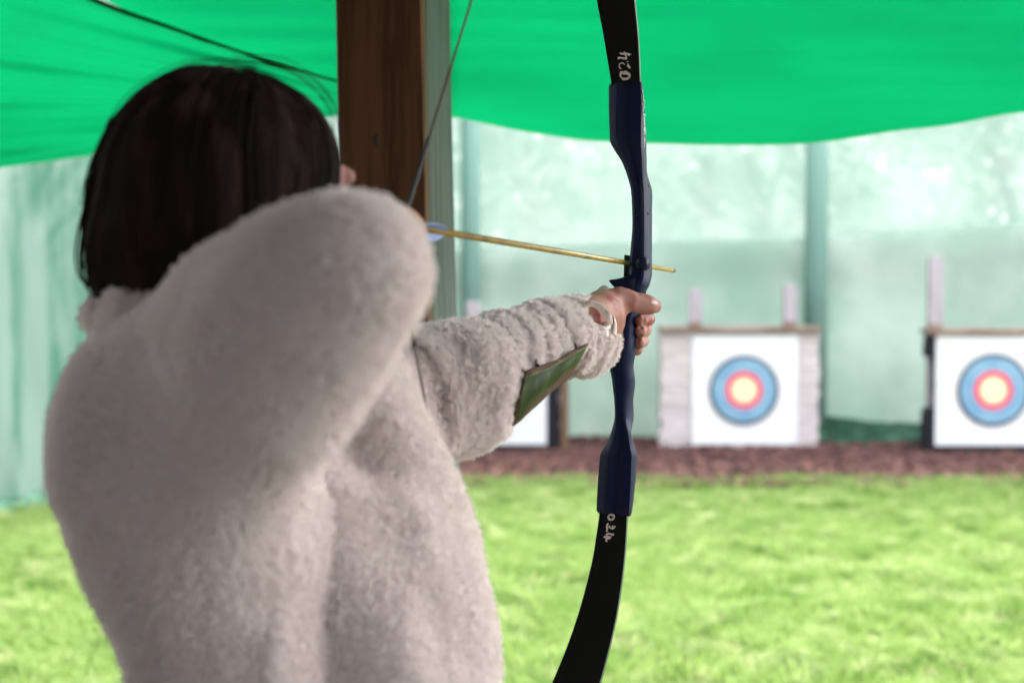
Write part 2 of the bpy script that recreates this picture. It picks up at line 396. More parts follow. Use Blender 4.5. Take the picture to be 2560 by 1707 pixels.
# ------------------------------------------------------------------ target stands
AX = np.eye(3)
def ring_disc(mb, c, r0, r1, y, mi, n=72):
    V = []; 
    for k in range(n):
        a = 2*math.pi*k/n; V.append((c[0]+r0*math.cos(a), y, c[2]+r0*math.sin(a))); V.append((c[0]+r1*math.cos(a), y, c[2]+r1*math.sin(a)))
    F = [(2*k, 2*k+1, (2*k+3)%(2*n), (2*k+2)%(2*n)) for k in range(n)]
    mb.add(V, F, mi)
def target(D, x0, x1, y0, y1, paper, circ, foam, label, posts, dark=False, gap=False):
    a = P(x0, y1, D); b = P(x1, y0, D); cx = (a[0]+b[0])/2; zb = .03; zt = b[2]; Y = a[1]
    t = empty('archery_target', (cx, Y, 0), label, 'archery target')
    hw = (b[0]-a[0])/2
    # layered foam butt
    mb = MB(); n = 16
    for k in range(n):
        z0 = zb+(zt-zb)*k/n; z1 = zb+(zt-zb)*(k+1)/n
        sh = random.uniform(-.008, .008) ; w = hw + random.uniform(-.01,.006)
        if gap and 6 <= k <= 12: w -= .05; sh += .05
        mb.box((cx+sh, Y+.10, (z0+z1)/2), (w, .10+random.uniform(-.004,.004), (z1-z0)/2-.0015), bev=.006)
    mb.build('foam_butt', foam, t)
    pa = P(paper[0], paper[3], D); pb = P(paper[1], paper[2], D)
    def pf(u, v):
        x = pa[0]+(pb[0]-pa[0])*u; z = pa[2]+(pb[2]-pa[2])*v
        return (x, Y-.012-.006*abs(noise.noise(Vector((x*3, z*3, D)))) , z)
    face = MB().grid(pf, 24, 24).build('paper_face', M['paper'], t, True)
    c = P(circ[0], circ[1], D); r = circ[2]/FPX*D
    mb = MB()
    for k, (r0, r1, mi) in enumerate([(.905, 1., 0), (.54, .905, 1), (.385, .54, 2), (.0001, .385, 3)]): ring_disc(mb, c, r*r0, r*r1, Y-.024, mi)
    for rr in (.73, .32, .15): ring_disc(mb, c, r*rr, r*(rr+.012), Y-.0255, 0 if rr > .5 else 2)
    o = mb.build('rings', [M['t_black'], M['t_blue'], M['t_red'], M['t_yellow']], t)
    mb = MB()
    for (px, top, w) in posts:
        q = P(px, top, D+.25); z = q[2]
        mb = MB().box((q[0], Y+.255, z/2-.01), (w/FPX*D/2, .035, z/2+.01), bev=.004)
        mb.build('stake', M['stake'], t)
    mb = MB().box((cx, Y+.09, zt+.03), (hw+.005, .14, .024), bev=.005); mb.build('top_board', M['board'], t)
    for (px, w) in [(posts[0][0], .05), (posts[-1][0], .05)]:
        q = P(px, 800, D); MB().box((q[0], Y+.0, zt+.075), (w, .05, .02), bev=.004).build('cleat', M['board'], t)
    for sx in (-1, 1):
        MB().box((cx+sx*hw*.7, Y+.45, .35), (.03, .03, .42), np.array([[1,0,0],[0,.8,.6],[0,-.6,.8]]), bev=.004).build('rear_leg', M['stake_dark'], t)
    return t
target(11.9, 1650, 2047, 832, 1124, (1729, 1992, 838, 1110), (1858, 974, 87), M['foam_white'], 'archery target with round face on pale layered foam, right of the bow', [(1736, 722, 34), (1972, 712, 34)])
target(11.55, 2318, 2700, 838, 1128, (2336, 2622, 838, 1112), (2479, 974, 91), M['foam_black'], 'archery target with round face on black foam at the right picture edge', [(2333, 642, 36), (2640, 660, 36)], gap=True)
t3 = target(11.7, 1010, 1402, 838, 1128, (1060, 1366, 846, 1110), (1213, 974, 88), M['foam_black'], 'archery target on black foam half hidden under the outstretched sleeve', [(1183, 752, 36), (1398, 742, 30)])
q = P(1412, 900, 11.65); MB().box((q[0], q[1], .50), (.032, .03, .5), bev=.004).build('side_batten', M['stake_dark'], t3)

# ------------------------------------------------------------------ timber post; added cover and walls for shade
tw = empty('timber_post', P(990, 1700, 2.65)*np.array([1,1,0]), 'thick brown timber post with a weathered grey side behind the archer', 'post')
def post_pt(px, d, z):
    q = P(px, 700, d); return np.array([q[0], q[1], z])
fl, fr, br = P(852, 500, 2.62), P(1070, 500, 2.58), P(1141, 500, 2.98)
fl[2]=fr[2]=br[2]=0
bl = fl + (br-fr)
fr2 = fl+(fr-fl)*.988
def prism(q, z0, z1, n=24, sway=0.004, tilt=(0,0)):
    mb = MB(); V = []; m_ = len(q)
    for k in range(n+1):
        z = z0+(z1-z0)*k/n
        for j, p in enumerate(q): V.append(np.array([p[0]+tilt[0]*(1.45-z) + sway*nz((j*3., z, 0), 1.3), p[1]+sway*nz((j*5., z, 4), 1.7), z]))
    for k in range(n):
        for j in range(m_): mb.F.append((k*m_+j, k*m_+(j+1)%m_, (k+1)*m_+(j+1)%m_, (k+1)*m_+j)); mb.M.append(0)
    mb.F.append(tuple(range(m_))[::-1]); mb.M.append(0); mb.F.append(tuple(n*m_+j for j in range(m_))); mb.M.append(0)
    mb.V = [tuple(v) for v in V]; return mb
# brown front plank and the grey weathered post behind it
d1 = unit(fr-fl); d2 = unit(br-fr)
def rounded(q, r=.006):
    out = []; n = len(q)
    for i in range(n):
        a, b, c = q[i-1], q[i], q[(i+1)%n]
        out.append(b+unit(a-b)*r); out.append(b+unit(c-b)*r)
    return out
pl = [fl, fr, fr+d2*.045, fl+d2*.045]
prism(rounded(pl, .004), -.02, 2.62, tilt=(.017,0)).build('front_board', M['timber'], tw)
g0 = fl+d2*.047+d1*.003; g1 = fr+d2*.047-d1*.001
prism(rounded([g0, g1, g1+d2*(np.linalg.norm(br-fr)-.047), g0+d2*(np.linalg.norm(br-fr)-.047)], .006), -.02, 2.62, tilt=(.017,0)).build('rear_post', M['timber_grey'], tw)
kn = MB(); kc = P(948, 352, 2.596)
kn.add([kc + RT*.010*math.cos(a)*(1+.2*math.sin(3*a)) + np.array([0,0,1])*.014*math.sin(a) for a in np.linspace(0, 6.283, 17)[:-1]], [tuple(range(16))])
kn.build('knot', M['black'], tw)
# added unseen cover and walls, shaped to shade the archer
sh = empty('added_shelter', (0, -1, 0), 'added unseen timber cover with walls that shades the archer', 'added_shelter')
mb = MB()
for k in range(22):
    y = -3.4 + k*.28; mb.box((-.6, y+.14, 2.78+.01*(k%2)), (3.4, .138, .012))
mb.build('shade_cover', M['shade_cover'], sh)
MB().box((-.6, 2.70, 2.68), (3.4, .06, .09), bev=.005).build('front_beam', M['timber'], sh)
MB().box((-.6, -3.42, 1.13), (3.4, .03, 1.14)).build('shade_rear_wall', M['shade_cover'], sh)  # unseen wall, its height set by the light wanted from behind
MB().box((-3.97, -.4, 1.38), (.03, 3.0, 1.4)).build('shade_side_wall', M['shade_cover'], sh)
MB().box((2.77, -1.9, 1.38), (.03, 1.5, 1.4)).build('shade_side_wall', M['shade_cover'], sh)
for x in (-3.8, 2.6): MB().box((x, 2.70, 1.29), (.07, .07, 1.3), bev=.006).build('corner_post', M['timber'], sh)
fl_ = MB().box((-.6, -.3, -.005), (3.5, 3.1, .012)).build('bounce_floor', M['slab']); tag(fl_, kind='structure')  # unseen pad added to cut green bounce and return light

# ------------------------------------------------------------------ green canopy
def interp(pts, x):
    xs = [p[0] for p in pts]; ys = [p[1] for p in pts]; n = len(xs)
    if x <= xs[0]: return ys[0]+(ys[1]-ys[0])/(xs[1]-xs[0])*(x-xs[0])
    if x >= xs[-1]: return ys[-1]+(ys[-1]-ys[-2])/(xs[-1]-xs[-2])*(x-xs[-1])
    for i in range(n-1):
        if x <= xs[i+1]:
            t = (x-xs[i])/(xs[i+1]-xs[i])
            m0_ = (ys[i+1]-ys[i-1])/(xs[i+1]-xs[i-1]) if i > 0 else (ys[1]-ys[0])/(xs[1]-xs[0])
            m1_ = (ys[i+2]-ys[i])/(xs[i+2]-xs[i]) if i < n-2 else (ys[-1]-ys[-2])/(xs[-1]-xs[-2])
            h = xs[i+1]-xs[i]
            return (2*t**3-3*t*t+1)*ys[i]+(t**3-2*t*t+t)*h*m0_+(-2*t**3+3*t*t)*ys[i+1]+(t**3-t*t)*h*m1_
edge = [(300,60),(560,160),(760,225),(900,255),(1135,295),(1306,325),(1524,355),(1742,367),(1959,361),(2177,343),(2394,314),(2560,284),(2900,212)]
edgeL = [(-900,520),(-400,468),(0,423),(220,400),(500,358),(700,322),(860,292),(930,278)]
seam = [(-900,-560),(-300,-250),(100,-70),(270,8),(420,62),(560,112),(700,158),(860,205),(930,222)]
def can_r(u, v):
    px = -500 + 3700*u; ye = interp(edge, px) if px > 1050 else interp(seam, min(px, 930))+6+max(0, px-930)*.35
    py = ye + (-950-ye)*v; lf = min(1, max(0, (1130-px)/200)); d = (3.7 - .28*lf) - (.95-.30*lf)*v**.8 + .12*math.sin(v*math.pi)
    p = P(px, py, d)
    w = .012*noise.noise(Vector((px/500, py/120, 0))) + .006*noise.noise(Vector((px/900, py/28, 3)))
    p[2] += w*1.2; p[1] += w
    return p
cr = MB().grid(can_r, 150, 70)
cano = cr.build('shade_canopy', M['canopy'], smooth=True)
tag(cano, 'wide green shade cloth sagging over the range to the right of the timber post', 'canopy', 'green shade cloths')
def can_l(u, v):
    px = -900+1830*u; y0 = interp(edgeL, px); y1 = interp(seam, px)
    py = y0+(y1-y0)*v; d = 4.15 - .78*v + .06*math.sin(v*math.pi)
    # folds that radiate from the tie point at the post
    dx, dy = 960-px, 268-py; ang = math.atan2(dy, dx); r = math.hypot(dx, dy)
    w = .045*math.exp(-((r-380)/620)**2)*noise.noise(Vector((ang*11, r/1500, 1))) + .016*noise.noise(Vector((ang*34, r/900, 4)))*min(1, r/300) + .02*noise.noise(Vector((ang*4, r/900, 7)))
    w *= min(1, (1-v)*6)
    p = P(px, py, d); p[1] += w*1.6; p[2] += w*.8
    return p
cl_ = MB().grid(can_l, 120, 60).build('shade_canopy', M['canopy'], smooth=True)
tag(cl_, 'creased green shade cloth behind the archer\'s head, tied off at the timber post', 'canopy', 'green shade cloths')
#@@BOW
# ------------------------------------------------------------------ bow frame of reference
NOCK = P(1000, 562, 1.38); REST = P(1567, 656, 1.995)
u_ = REST-NOCK; u_ /= np.linalg.norm(u_)
up_ = P(1562, 208, 2.0)-P(1530, 1285, 2.0); up_ -= u_*(up_@u_); up_ /= np.linalg.norm(up_)
r_ = np.cross(u_, up_); r_ /= np.linalg.norm(r_)
BO = P(1573, 760, 2.0)
def B(r, u, z): return BO + r_*r + u_*u + up_*z
def solve(px, py, u):
    """bow-local (r, z) of the point at local depth u seen at px, py"""
    r, z = 0., 0.
    for _ in range(6):
        x, y, d = proj(B(r,u,z)); e = 1e-3
        xr, yr, _d = proj(B(r+e,u,z)); xz, yz, _d = proj(B(r,u,z+e))
        J = np.array([[(xr-x)/e, (xz-x)/e], [(yr-y)/e, (yz-y)/e]]); s = np.linalg.solve(J, [px-x, py-y]); r += s[0]; z += s[1]
    return r, z
bow = empty('recurve_bow', B(0,0,0), 'blue and black recurve bow held upright in the outstretched hand', 'bow')
# sections: y, left, face right, silhouette right, u of the belly surface, style (0 block .. 1 round)
SEC = [(209,1521,1601,1605,-.010,0),(214,1518,1602,1607,-.010,0),(260,1518,1603,1611,-.012,0),(310,1519,1603,1614,-.014,0),(352,1521,1603,1617,-.016,.05),
 (372,1531,1604,1618,-.016,.15),(400,1549,1606,1620,-.014,.3),(430,1562,1607,1621.5,-.012,.45),(470,1572,1608,1622.5,-.010,.6),(520,1575.5,1608,1623.5,-.009,.7),
 (570,1576,1607,1624,-.009,.75),(620,1572,1606,1624,-.010,.75),(655,1569,1604,1624,-.011,.75),(684,1567,1602,1624,-.013,.7),(700,1556,1598,1622,-.017,.8),(716,1545,1594,1617,-.021,.9),
 (735,1546,1587,1606,-.021,1),(755,1549,1583,1598,-.019,1),(790,1546,1576,1592,-.020,1),(830,1535,1574,1590,-.026,1),(870,1520,1572,1588,-.032,1),(895,1515,1568,1583,-.033,1),
 (915,1517,1562,1580,-.030,1),(940,1523,1562,1583,-.025,1),(960,1526,1563,1583.5,-.021,.95),(1000,1531,1565,1578,-.017,.9),(1045,1532,1568,1577.5,-.013,.75),(1080,1525,1572,1581,-.012,.45),
 (1110,1513,1576,1588,-.012,.2),(1136,1497,1580,1594,-.012,.05),(1145,1495.5,1579,1594,-.012,0),(1200,1491,1577,1589,-.011,0),(1250,1488,1574,1584,-.010,0),(1276,1487,1573,1580,-.010,0),(1284,1492,1572,1576,-.009,0)]
def section(py, L, F_, R_, ub, st):
    rl, z = solve(L, py, ub+.004*st); rf, _ = solve(F_, py, ub)
    rs, _ = solve(R_, py, ub+.03)
    # thickness so that the far right corner lands on the silhouette
    best = .03
    for t in np.linspace(.006, .075, 70):
        x, y, d = proj(B(rf, ub+t, z)); 
        if x <= R_: best = t
    t = best
    if st >= .6: t = .040+.010*(1-st); rf = solve(R_, py, ub+t*.5)[0]
    w = rf-rl
    pts = []
    NB, NSd = 14, 6
    # belly, from left to right
    for i in range(NB+1):
        x = i/NB
        blk = .0065*max(0, (.27-x)/.27)**1.0 + .0035*math.sin(min(1, max(0, (x-.27)/.55))*math.pi)**2
        pts.append((rl+w*x, ub+blk))
    for i in range(1, NSd): pts.append((rf + .0012*math.sin(math.pi*i/NSd), ub+t*i/NSd))
    for i in range(NB+1): pts.append((rf-w*i/NB, ub+t))
    for i in range(1, NSd): pts.append((rl, ub+t+(.0065-t)*i/NSd))
    pts = np.array(pts); n = len(pts)
    c = np.array([rl+w/2, ub+t/2])
    # superellipse target for the rounded style
    a = np.arctan2((pts[:,1]-c[1])/(t/2), (pts[:,0]-c[0])/(w/2))
    e = 2.6; ca, sa = np.cos(a), np.sin(a); k = (np.abs(ca)**e+np.abs(sa)**e)**(-1/e)
    rd = np.stack([c[0]+w/2*ca*k, c[1]+t/2*sa*k], 1)
    q = pts*(1-st)+rd*st
    return q, z
secs = [section(*s) for s in SEC]
Q = np.array([s[0] for s in secs]); Z = np.array([s[1] for s in secs]); ns = Q.shape[1]
# resample in height with monotone smoothing
zz = []; QQ = []
for i in range(len(Z)-1):
    n = max(1, int(abs(Z[i]-Z[i+1])/.004))
    for k in range(n):
        t = k/n
        a = Q[max(i-1,0)]; b = Q[i]; c = Q[i+1]; d = Q[min(i+2,len(Z)-1)]
        sm = .5 if SEC[i][5]+SEC[i+1][5] > .15 else 0.
        cr_ = .5*((2*b)+(-a+c)*t+(2*a-5*b+4*c-d)*t*t+(-a+3*b-3*c+d)*t**3); li = b+(c-b)*t
        QQ.append(cr_*sm*2+li*(1-sm*2) if sm else li); zz.append(Z[i]+(Z[i+1]-Z[i])*t)
QQ.append(Q[-1]); zz.append(Z[-1])
V = [B(p[0], p[1], z) for q, z in zip(QQ, zz) for p in q]
F = [(i*ns+j, i*ns+(j+1)%ns, (i+1)*ns+(j+1)%ns, (i+1)*ns+j) for i in range(len(zz)-1) for j in range(ns)]
F += [tuple(range(ns)), tuple((len(zz)-1)*ns+j for j in range(ns))[::-1]]
riser = obj('riser', V, F, M['riser'], bow, True)
riser.data.set_sharp_from_angle(angle=R(28))
rb = BVHTree.FromPolygons([Vector(v) for v in V], F)
def onto(bvh, px, py, lift=.0004):
    d = Vector(P(px, py, 1.0)-CAM).normalized()
    loc, nrm, i, dist = bvh.ray_cast(Vector(CAM), d)
    if loc is None: return None
    return np.array(loc - d*lift)
# arrow shelf (left-pointing wedge)
def shelf():
    st = [(1522.5,700,704,.006),(1526,698,710,.011),(1533,696.5,719,.018),(1543,694,727,.024),(1555,690,733,.028),(1568,684,738,.030),(1586,690,738,.030)]
    mb = MB(); V = []; n = 20
    for (px, y0, y1, hu) in st:
        u0 = -.022+hu*.0; r, z0 = solve(px, y0, u0); r1, z1 = solve(px, y1, u0); zc_ = (z0+z1)/2; hz = abs(z0-z1)/2
        for k in range(n):
            a = 2*math.pi*k/n; e = 3.5; ca, sa = math.cos(a), math.sin(a); q = (abs(ca)**e+abs(sa)**e)**(-1/e)
            V.append(B((r+r1)/2, u0+hu*.9+ca*q*hu*.9, zc_+sa*q*hz))
    F = [(i*n+j, i*n+(j+1)%n, (i+1)*n+(j+1)%n, (i+1)*n+j) for i in range(len(st)-1) for j in range(n)] + [tuple(range(n)), tuple((len(st)-1)*n+j for j in range(n))[::-1]]
    return obj('arrow_shelf', V, F, M['riser'], bow, True)
shelf()
# sculpted grooves on the sight window: thin raised lips
for arc in ([(1586,408),(1582,425),(1583,445),(1589,458),(1596,463),(1601,470),(1602,485),(1597,492),(1589,489),(1582,478)], [(1603,470),(1605,500),(1603,522),(1598,536),(1592,541),(1586,540)], [(1568,395),(1574,420),(1577,450)], [(1543,226),(1541,260),(1540,300),(1539,340)], [(1514+3,1130),(1517,1100),(1526,1078)]):
    pts = [onto(rb, x, y, .0001) for x, y in arc]; pts = [p for p in pts if p is not None]
    if len(pts) > 1:
        dense = []
        for i in range(len(pts)-1):
            for k in range(4): dense.append(pts[i]+(pts[i+1]-pts[i])*k/4)
        dense.append(pts[-1]); m_ = len(dense)
        MB().tube(dense, [.0011*math.sin(math.pi*(i+.5)/(m_))**.5 for i in range(m_)], 6).build('moulding', M['riser'], bow, True)
# bushings, sight boss and rest
def disc_on(px, py, rr, m, name, out=.0005, hexa=0, depth=.004):
    p = onto(rb, px, py, 0)
    if p is None: return
    ax = r_*.93 - u_*.36; ax /= np.linalg.norm(ax)
    mb = MB().tube([p-ax*.002, p+ax*depth], rr, hexa or 16); return mb.build(name, m, bow, not hexa)
disc_on(1621, 465, .0022, M['black'], 'bushing', depth=.0006); disc_on(1620, 534, .0024, M['black'], 'bushing', depth=.0006)
disc_on(1603, 659, .0095, M['riser'], 'sight_boss', depth=.009)
p = onto(rb, 1603, 659, 0); ax = unit(r_*.93-u_*.36)
MB().tube([p+ax*.0088, p+ax*.0096], .0062, 18).build('boss_face', M['riser'], bow, True)
MB().tube([p+ax*.0092, p+ax*.0101], .0031, 12).build('bushing', M['black'], bow, True)
ra, rz = solve(1566, 668, .0); MB().box(B(ra-.0005, .006, rz), (.0022, .010, .017), np.array([r_, u_, up_]), bev=.001).build('arrow_rest', M['black'], bow)
# worn white lettering strip down the right side (too worn to read in the photo)
mb = MB()
def patch(bvh, poly, lift=.0005):
    pts = [onto(bvh, x, y, lift) for x, y in poly]
    if all(p is not None for p in pts): mb.add(pts, [tuple(range(len(pts)))])
def side_pt(f, py, lift=.0005):
    # point on the riser's right flank at fraction f of its thickness
    z = solve(1608, py, 0)[1]; i = int(np.argmin([abs(q-z) for q in zz])); q = QQ[i]; ns_ = 14
    a, b = q[14], q[20]; p = a+(b-a)*f
    return B(p[0]+lift+.0011, p[1], z)
def dec(y0, y1, f0, f1, sl=0): mb.add([side_pt(f0, y0), side_pt(f1, y0+sl), side_pt(f1, y1+sl), side_pt(f0, y1)], [(0,1,2,3)])
for y0, y1, a, b, s in [(228,236,.15,.5,1),(237,250,.3,.6,2),(251,256,.15,.8,0),(257,272,.5,.75,1),(260,284,.15,.35,0),(286,290,.2,.85,1),(292,318,.35,.65,2),(320,340,.3,.75,-2),(343,362,.4,.6,0),(364,380,.35,.55,1),(382,398,.4,.6,0),(402,412,.35,.5,0)]: dec(y0, y1, a, b, s)
mb.build('decal', M['decal'], bow)
# limbs: station list (y in picture, left, right, u at the belly)
def limb(name, st, tip):
    secs_ = []
    for (py, L, Rr, ub) in st:
        rl, z = solve(L, py, ub); rr, _ = solve(Rr, py, ub); secs_.append((rl, rr, ub, z))
    secs_ += tip
    # dense resample
    A = np.array(secs_); out = []
    for i in range(len(A)-1):
        a = A[max(i-1,0)]; b = A[i]; c = A[i+1]; d = A[min(i+2,len(A)-1)]
        for k in range(6):
            t = k/6; out.append(.5*((2*b)+(-a+c)*t+(2*a-5*b+4*c-d)*t*t+(-a+3*b-3*c+d)*t**3))
    out.append(A[-1]); A = np.array(out); V = []; F = []; FM = []
    for i, (rl, rr, ub, z) in enumerate(A):
        j0, j1 = max(i-1,0), min(i+1,len(A)-1); t = np.array([A[j1][2]-A[j0][2], A[j1][3]-A[j0][3]]); t /= np.linalg.norm(t)
        nu, nz_ = t[1]*np.sign(t[1]), -t[0]*np.sign(t[1])     # towards the back of the bow
        h = .0055 if i < len(A)-3 else .0045
        for (r, k) in ((rl+.0006,0),(rl+(rr-rl)*.35,-.0002/h),(rl+(rr-rl)*.65,-.0002/h),(rr-.0006,0),(rr,.12),(rr,.88),(rr-.0006,1),(rl+.0006,1),(rl,.88),(rl,.12)):
            V.append(B(r, ub+nu*h*k, z+nz_*h*k))
    n = 10
    for i in range(len(A)-1):
        for j in range(n): F.append((i*n+j, i*n+(j+1)%n, (i+1)*n+(j+1)%n, (i+1)*n+j)); FM.append(1 if j in (3,4,5,7,8,9) else 0)
    F += [tuple(range(n)), tuple((len(A)-1)*n+j for j in range(n))[::-1]]; FM += [0,0]
    o = obj(name, V, F, None, bow, False, mats=[M['limb'], M['limb_edge']], fmat=FM)
    return o, BVHTree.FromPolygons([Vector(v) for v in V], F), V
rU, zU = solve(1564, 120, -.02)
ul = [(225,1528,1599,-.004),(205,1527,1599.5,-.009),(150,1518,1597.5,-.018),(90,1508,1594,-.030),(40,1498.5,1589,-.042),(0,1491,1584.5,-.053),(-60,1480,1574,-.072)]
rl, zt_ = solve(1480, -60, -.072)
tipU = [(-.044,.010,-.125,zt_+.11),(-.038,.004,-.185,zt_+.215),(-.030,-.004,-.225,zt_+.31),(-.024,-.010,-.232,zt_+.36),(-.021,-.013,-.220,zt_+.395)]
rc = (solve(1480,-60,-.072)[0]+solve(1574,-60,-.072)[0])/2
tipU = [(rc-w, rc+w, u, z) for (w, u, z) in ((.024,-.125,zt_+.11),(.019,-.185,zt_+.215),(.013,-.225,zt_+.31),(.009,-.232,zt_+.36),(.006,-.220,zt_+.395))]
limbU, bU, _ = limb('upper_limb', ul, tipU)
ll = [(1265,1499,1568,-.002),(1288,1497.5,1567.5,-.008),(1340,1490,1565,-.017),(1400,1480,1560,-.028),(1470,1463,1551,-.042),(1540,1443,1539,-.058),(1620,1415,1520,-.078),(1707,1379,1495,-.103),(1780,1345,1464,-.128)]
rc2 = (solve(1345,1780,-.128)[0]+solve(1464,1780,-.128)[0])/2; zl = solve(1400,1780,-.128)[1]
tipL = [(rc2-w, rc2+w, u, z) for (w, u, z) in ((.026,-.172,zl-.08),(.020,-.215,zl-.16),(.013,-.235,zl-.22),(.009,-.236,zl-.25),(.006,-.224,zl-.28))]
limbL, bL, _ = limb('lower_limb', ll, tipL)
# hand-painted numbers 024
def strokes(bvh, S_, par):
    mb = MB()
    for w, pts in S_:
        q = [onto(bvh, x, y, .0003) for x, y in pts]; q = [p for p in q if p is not None]
        if len(q) < 2: continue
        V = []; n = len(q)
        for i in range(n):
            t = unit(q[min(i+1,n-1)]-q[max(i-1,0)]); s = unit(np.cross(t, unit(q[i]-CAM)))*w/FPX*2.0/2*(1+.25*math.sin(i*2.3+pts[0][0]))
            V += [q[i]-s, q[i]+s]
        mb.add(V, [(2*i, 2*i+1, 2*i+3, 2*i+2) for i in range(n-1)])
    return mb.build('painted_number', M['paint'], par, False)
def zc(x, y, x0, y0, s): return (x0+x/s, y0+y/s)
zu = lambda L: [zc(x, y, 1480, 60, 7.84) for x, y in L]
SU = [(7, zu([(560,1000),(575,960),(620,950),(680,945)])), (6, zu([(690,950),(735,975),(745,1010),(730,1050),(680,1080),(620,1085),(580,1055),(560,1010),(565,985)])),
 (6.5, zu([(595,965),(640,975),(690,965)])), (3, zu([(700,955),(705,1010)])),
 (3, zu([(568,885),(535,850),(535,800),(565,770),(610,775),(640,800)])), (6.5, zu([(705,785),(720,830),(745,850)])), (3, zu([(690,830),(725,855),(755,875)])), (2, zu([(680,745),(712,745)])),
 (5, zu([(510,695),(525,670),(570,668),(620,680),(680,680)])), (5, zu([(680,690),(670,640),(650,595),(640,545)])), (5, zu([(545,575),(580,590),(640,585)])), (7, zu([(640,585),(690,590),(740,600)])), (3, zu([(735,598),(765,603)]))]
strokes(bU, SU, bow)
zd = lambda L: [zc(x, y, 1420, 1200, 7.127) for x, y in L]
SL = [(6, zd([(770,615),(815,625),(828,655),(815,690),(775,705),(735,695),(722,655),(735,625),(775,615)])),
 (6.5, zd([(712,765),(705,820),(702,870),(698,915)])), (5, zd([(725,815),(750,840),(790,860),(820,850),(832,815)])), (3, zd([(800,850),(835,830),(842,810)])), (3, zd([(790,860),(795,800)])),
 (5, zd([(818,970),(770,960),(705,945)])), (6.5, zd([(700,940),(695,1000),(692,1060),(690,1095)])), (5, zd([(640,1000),(680,1020),(725,1030),(755,1035)])), (4, zd([(650,1015),(720,1000),(770,1015)]))]
strokes(bL, SL, bow)
# bowstring
tU = B(rc, tipU[-1][2]+.004, tipU[-1][3]-.02); tL = B(rc2, tipL[-1][2]+.004, tipL[-1][3]+.02)
fu = P(1009, 548, 1.375); fd = P(985, 608, 1.375)
def lerp(a, b, t): return a+(b-a)*t
mb = MB()
# where the dark serving starts on each arm
def at_y(a, b, y):
    lo, hi = 0., 1.
    for _ in range(40):
        m = (lo+hi)/2
        if (proj(lerp(a,b,m))[1]-y)*(proj(a)[1]-y) > 0: lo = m
        else: hi = m
    return lerp(a, b, lo)
sU = at_y(fu, tU, 345); sL = at_y(fd, tL, 862)
mb = MB().tube([tU, sU], .0013, 8).tube([sL, tL], .0013, 8); mb.build('bowstring', M['string'], bow, True)
mb = MB().tube([sU, fu, (fu+fd)/2 + u_*-.004, fd, sL], .0024, 8); mb.build('string_serving', M['serving'], bow, True)
print('string upper', proj(tU), 'lower', proj(tL), 'at1070', proj(at_y(fd,tL,1070)), 'y0', proj(at_y(fu,tU,2)))
# arrow
TIP = None
for t in np.linspace(0, .5, 400):
    q = REST+u_*t
    if proj(q)[0] >= 1690: TIP = q; break
arw = empty('arrow', (NOCK+TIP)/2, 'yellow wooden arrow with blue vanes nocked on the drawn bowstring', 'arrow')
q0 = NOCK + u_*0; AO = r_*-.0035
MB().tube([q0+AO*0+u_*.01, REST+AO-r_*0, TIP+AO-u_*.012], .0037, 12).build('shaft', M['arrow'], arw, True)
MB().tube([TIP+AO-u_*.012, TIP+AO-u_*.002, TIP+AO], [.0034,.0034,.002], 12).build('arrow_point', M['arrow_tip'], arw, True)
MB().tube([q0-u_*.004, q0+u_*.012], [.0035,.0032], 10).build('nock', M['vane'], arw, True)
for k, a in enumerate((-95, 25, 145)):
    dv = r_*math.cos(R(a)) + up_*math.sin(R(a))
    mb = MB(); V = []; a0, a1 = .025, .098
    pr = [(0,0),(.08,.55),(.25,.9),(.45,1),(.7,.85),(.9,.45),(1,0)]
    for s in (-1, 1):
        side = np.cross(u_, dv)*.00035*s
        V += [q0+u_*(a0+(a1-a0)*t)+dv*.0028+side for t, h in pr] + [q0+u_*(a0+(a1-a0)*t)+dv*(.0028+.0095*h)+side for t, h in pr]
    n = len(pr); F = []
    for s in (0, 2*n):
        F += [(s+i, s+i+1, s+n+i+1, s+n+i) for i in range(n-1)]
    F += [(n+i, n+i+1, 3*n+i+1, 3*n+i) for i in range(n-1)]
    mb.add(V, F); mb.build('vane', M['vane'], arw)

#@@PERSON
# ------------------------------------------------------------------ archer
def K(px, py, d, rpx=None):
    p = P(px, py, d); return (p, rpx/FPX*d) if rpx is not None else p
arch = empty('person', (-.22, 1.33, 0), 'archer with dark bob haircut in cream teddy fleece drawing a bow, seen from behind', 'person')
def chain(p, nodes, k=.02, d0=None):
    d = d0
    for (a, ra), (b, rb_) in zip(nodes[:-1], nodes[1:]):
        c = cone(p, a, b, ra, rb_); d = c if d is None else smin(d, c, k)
    return d
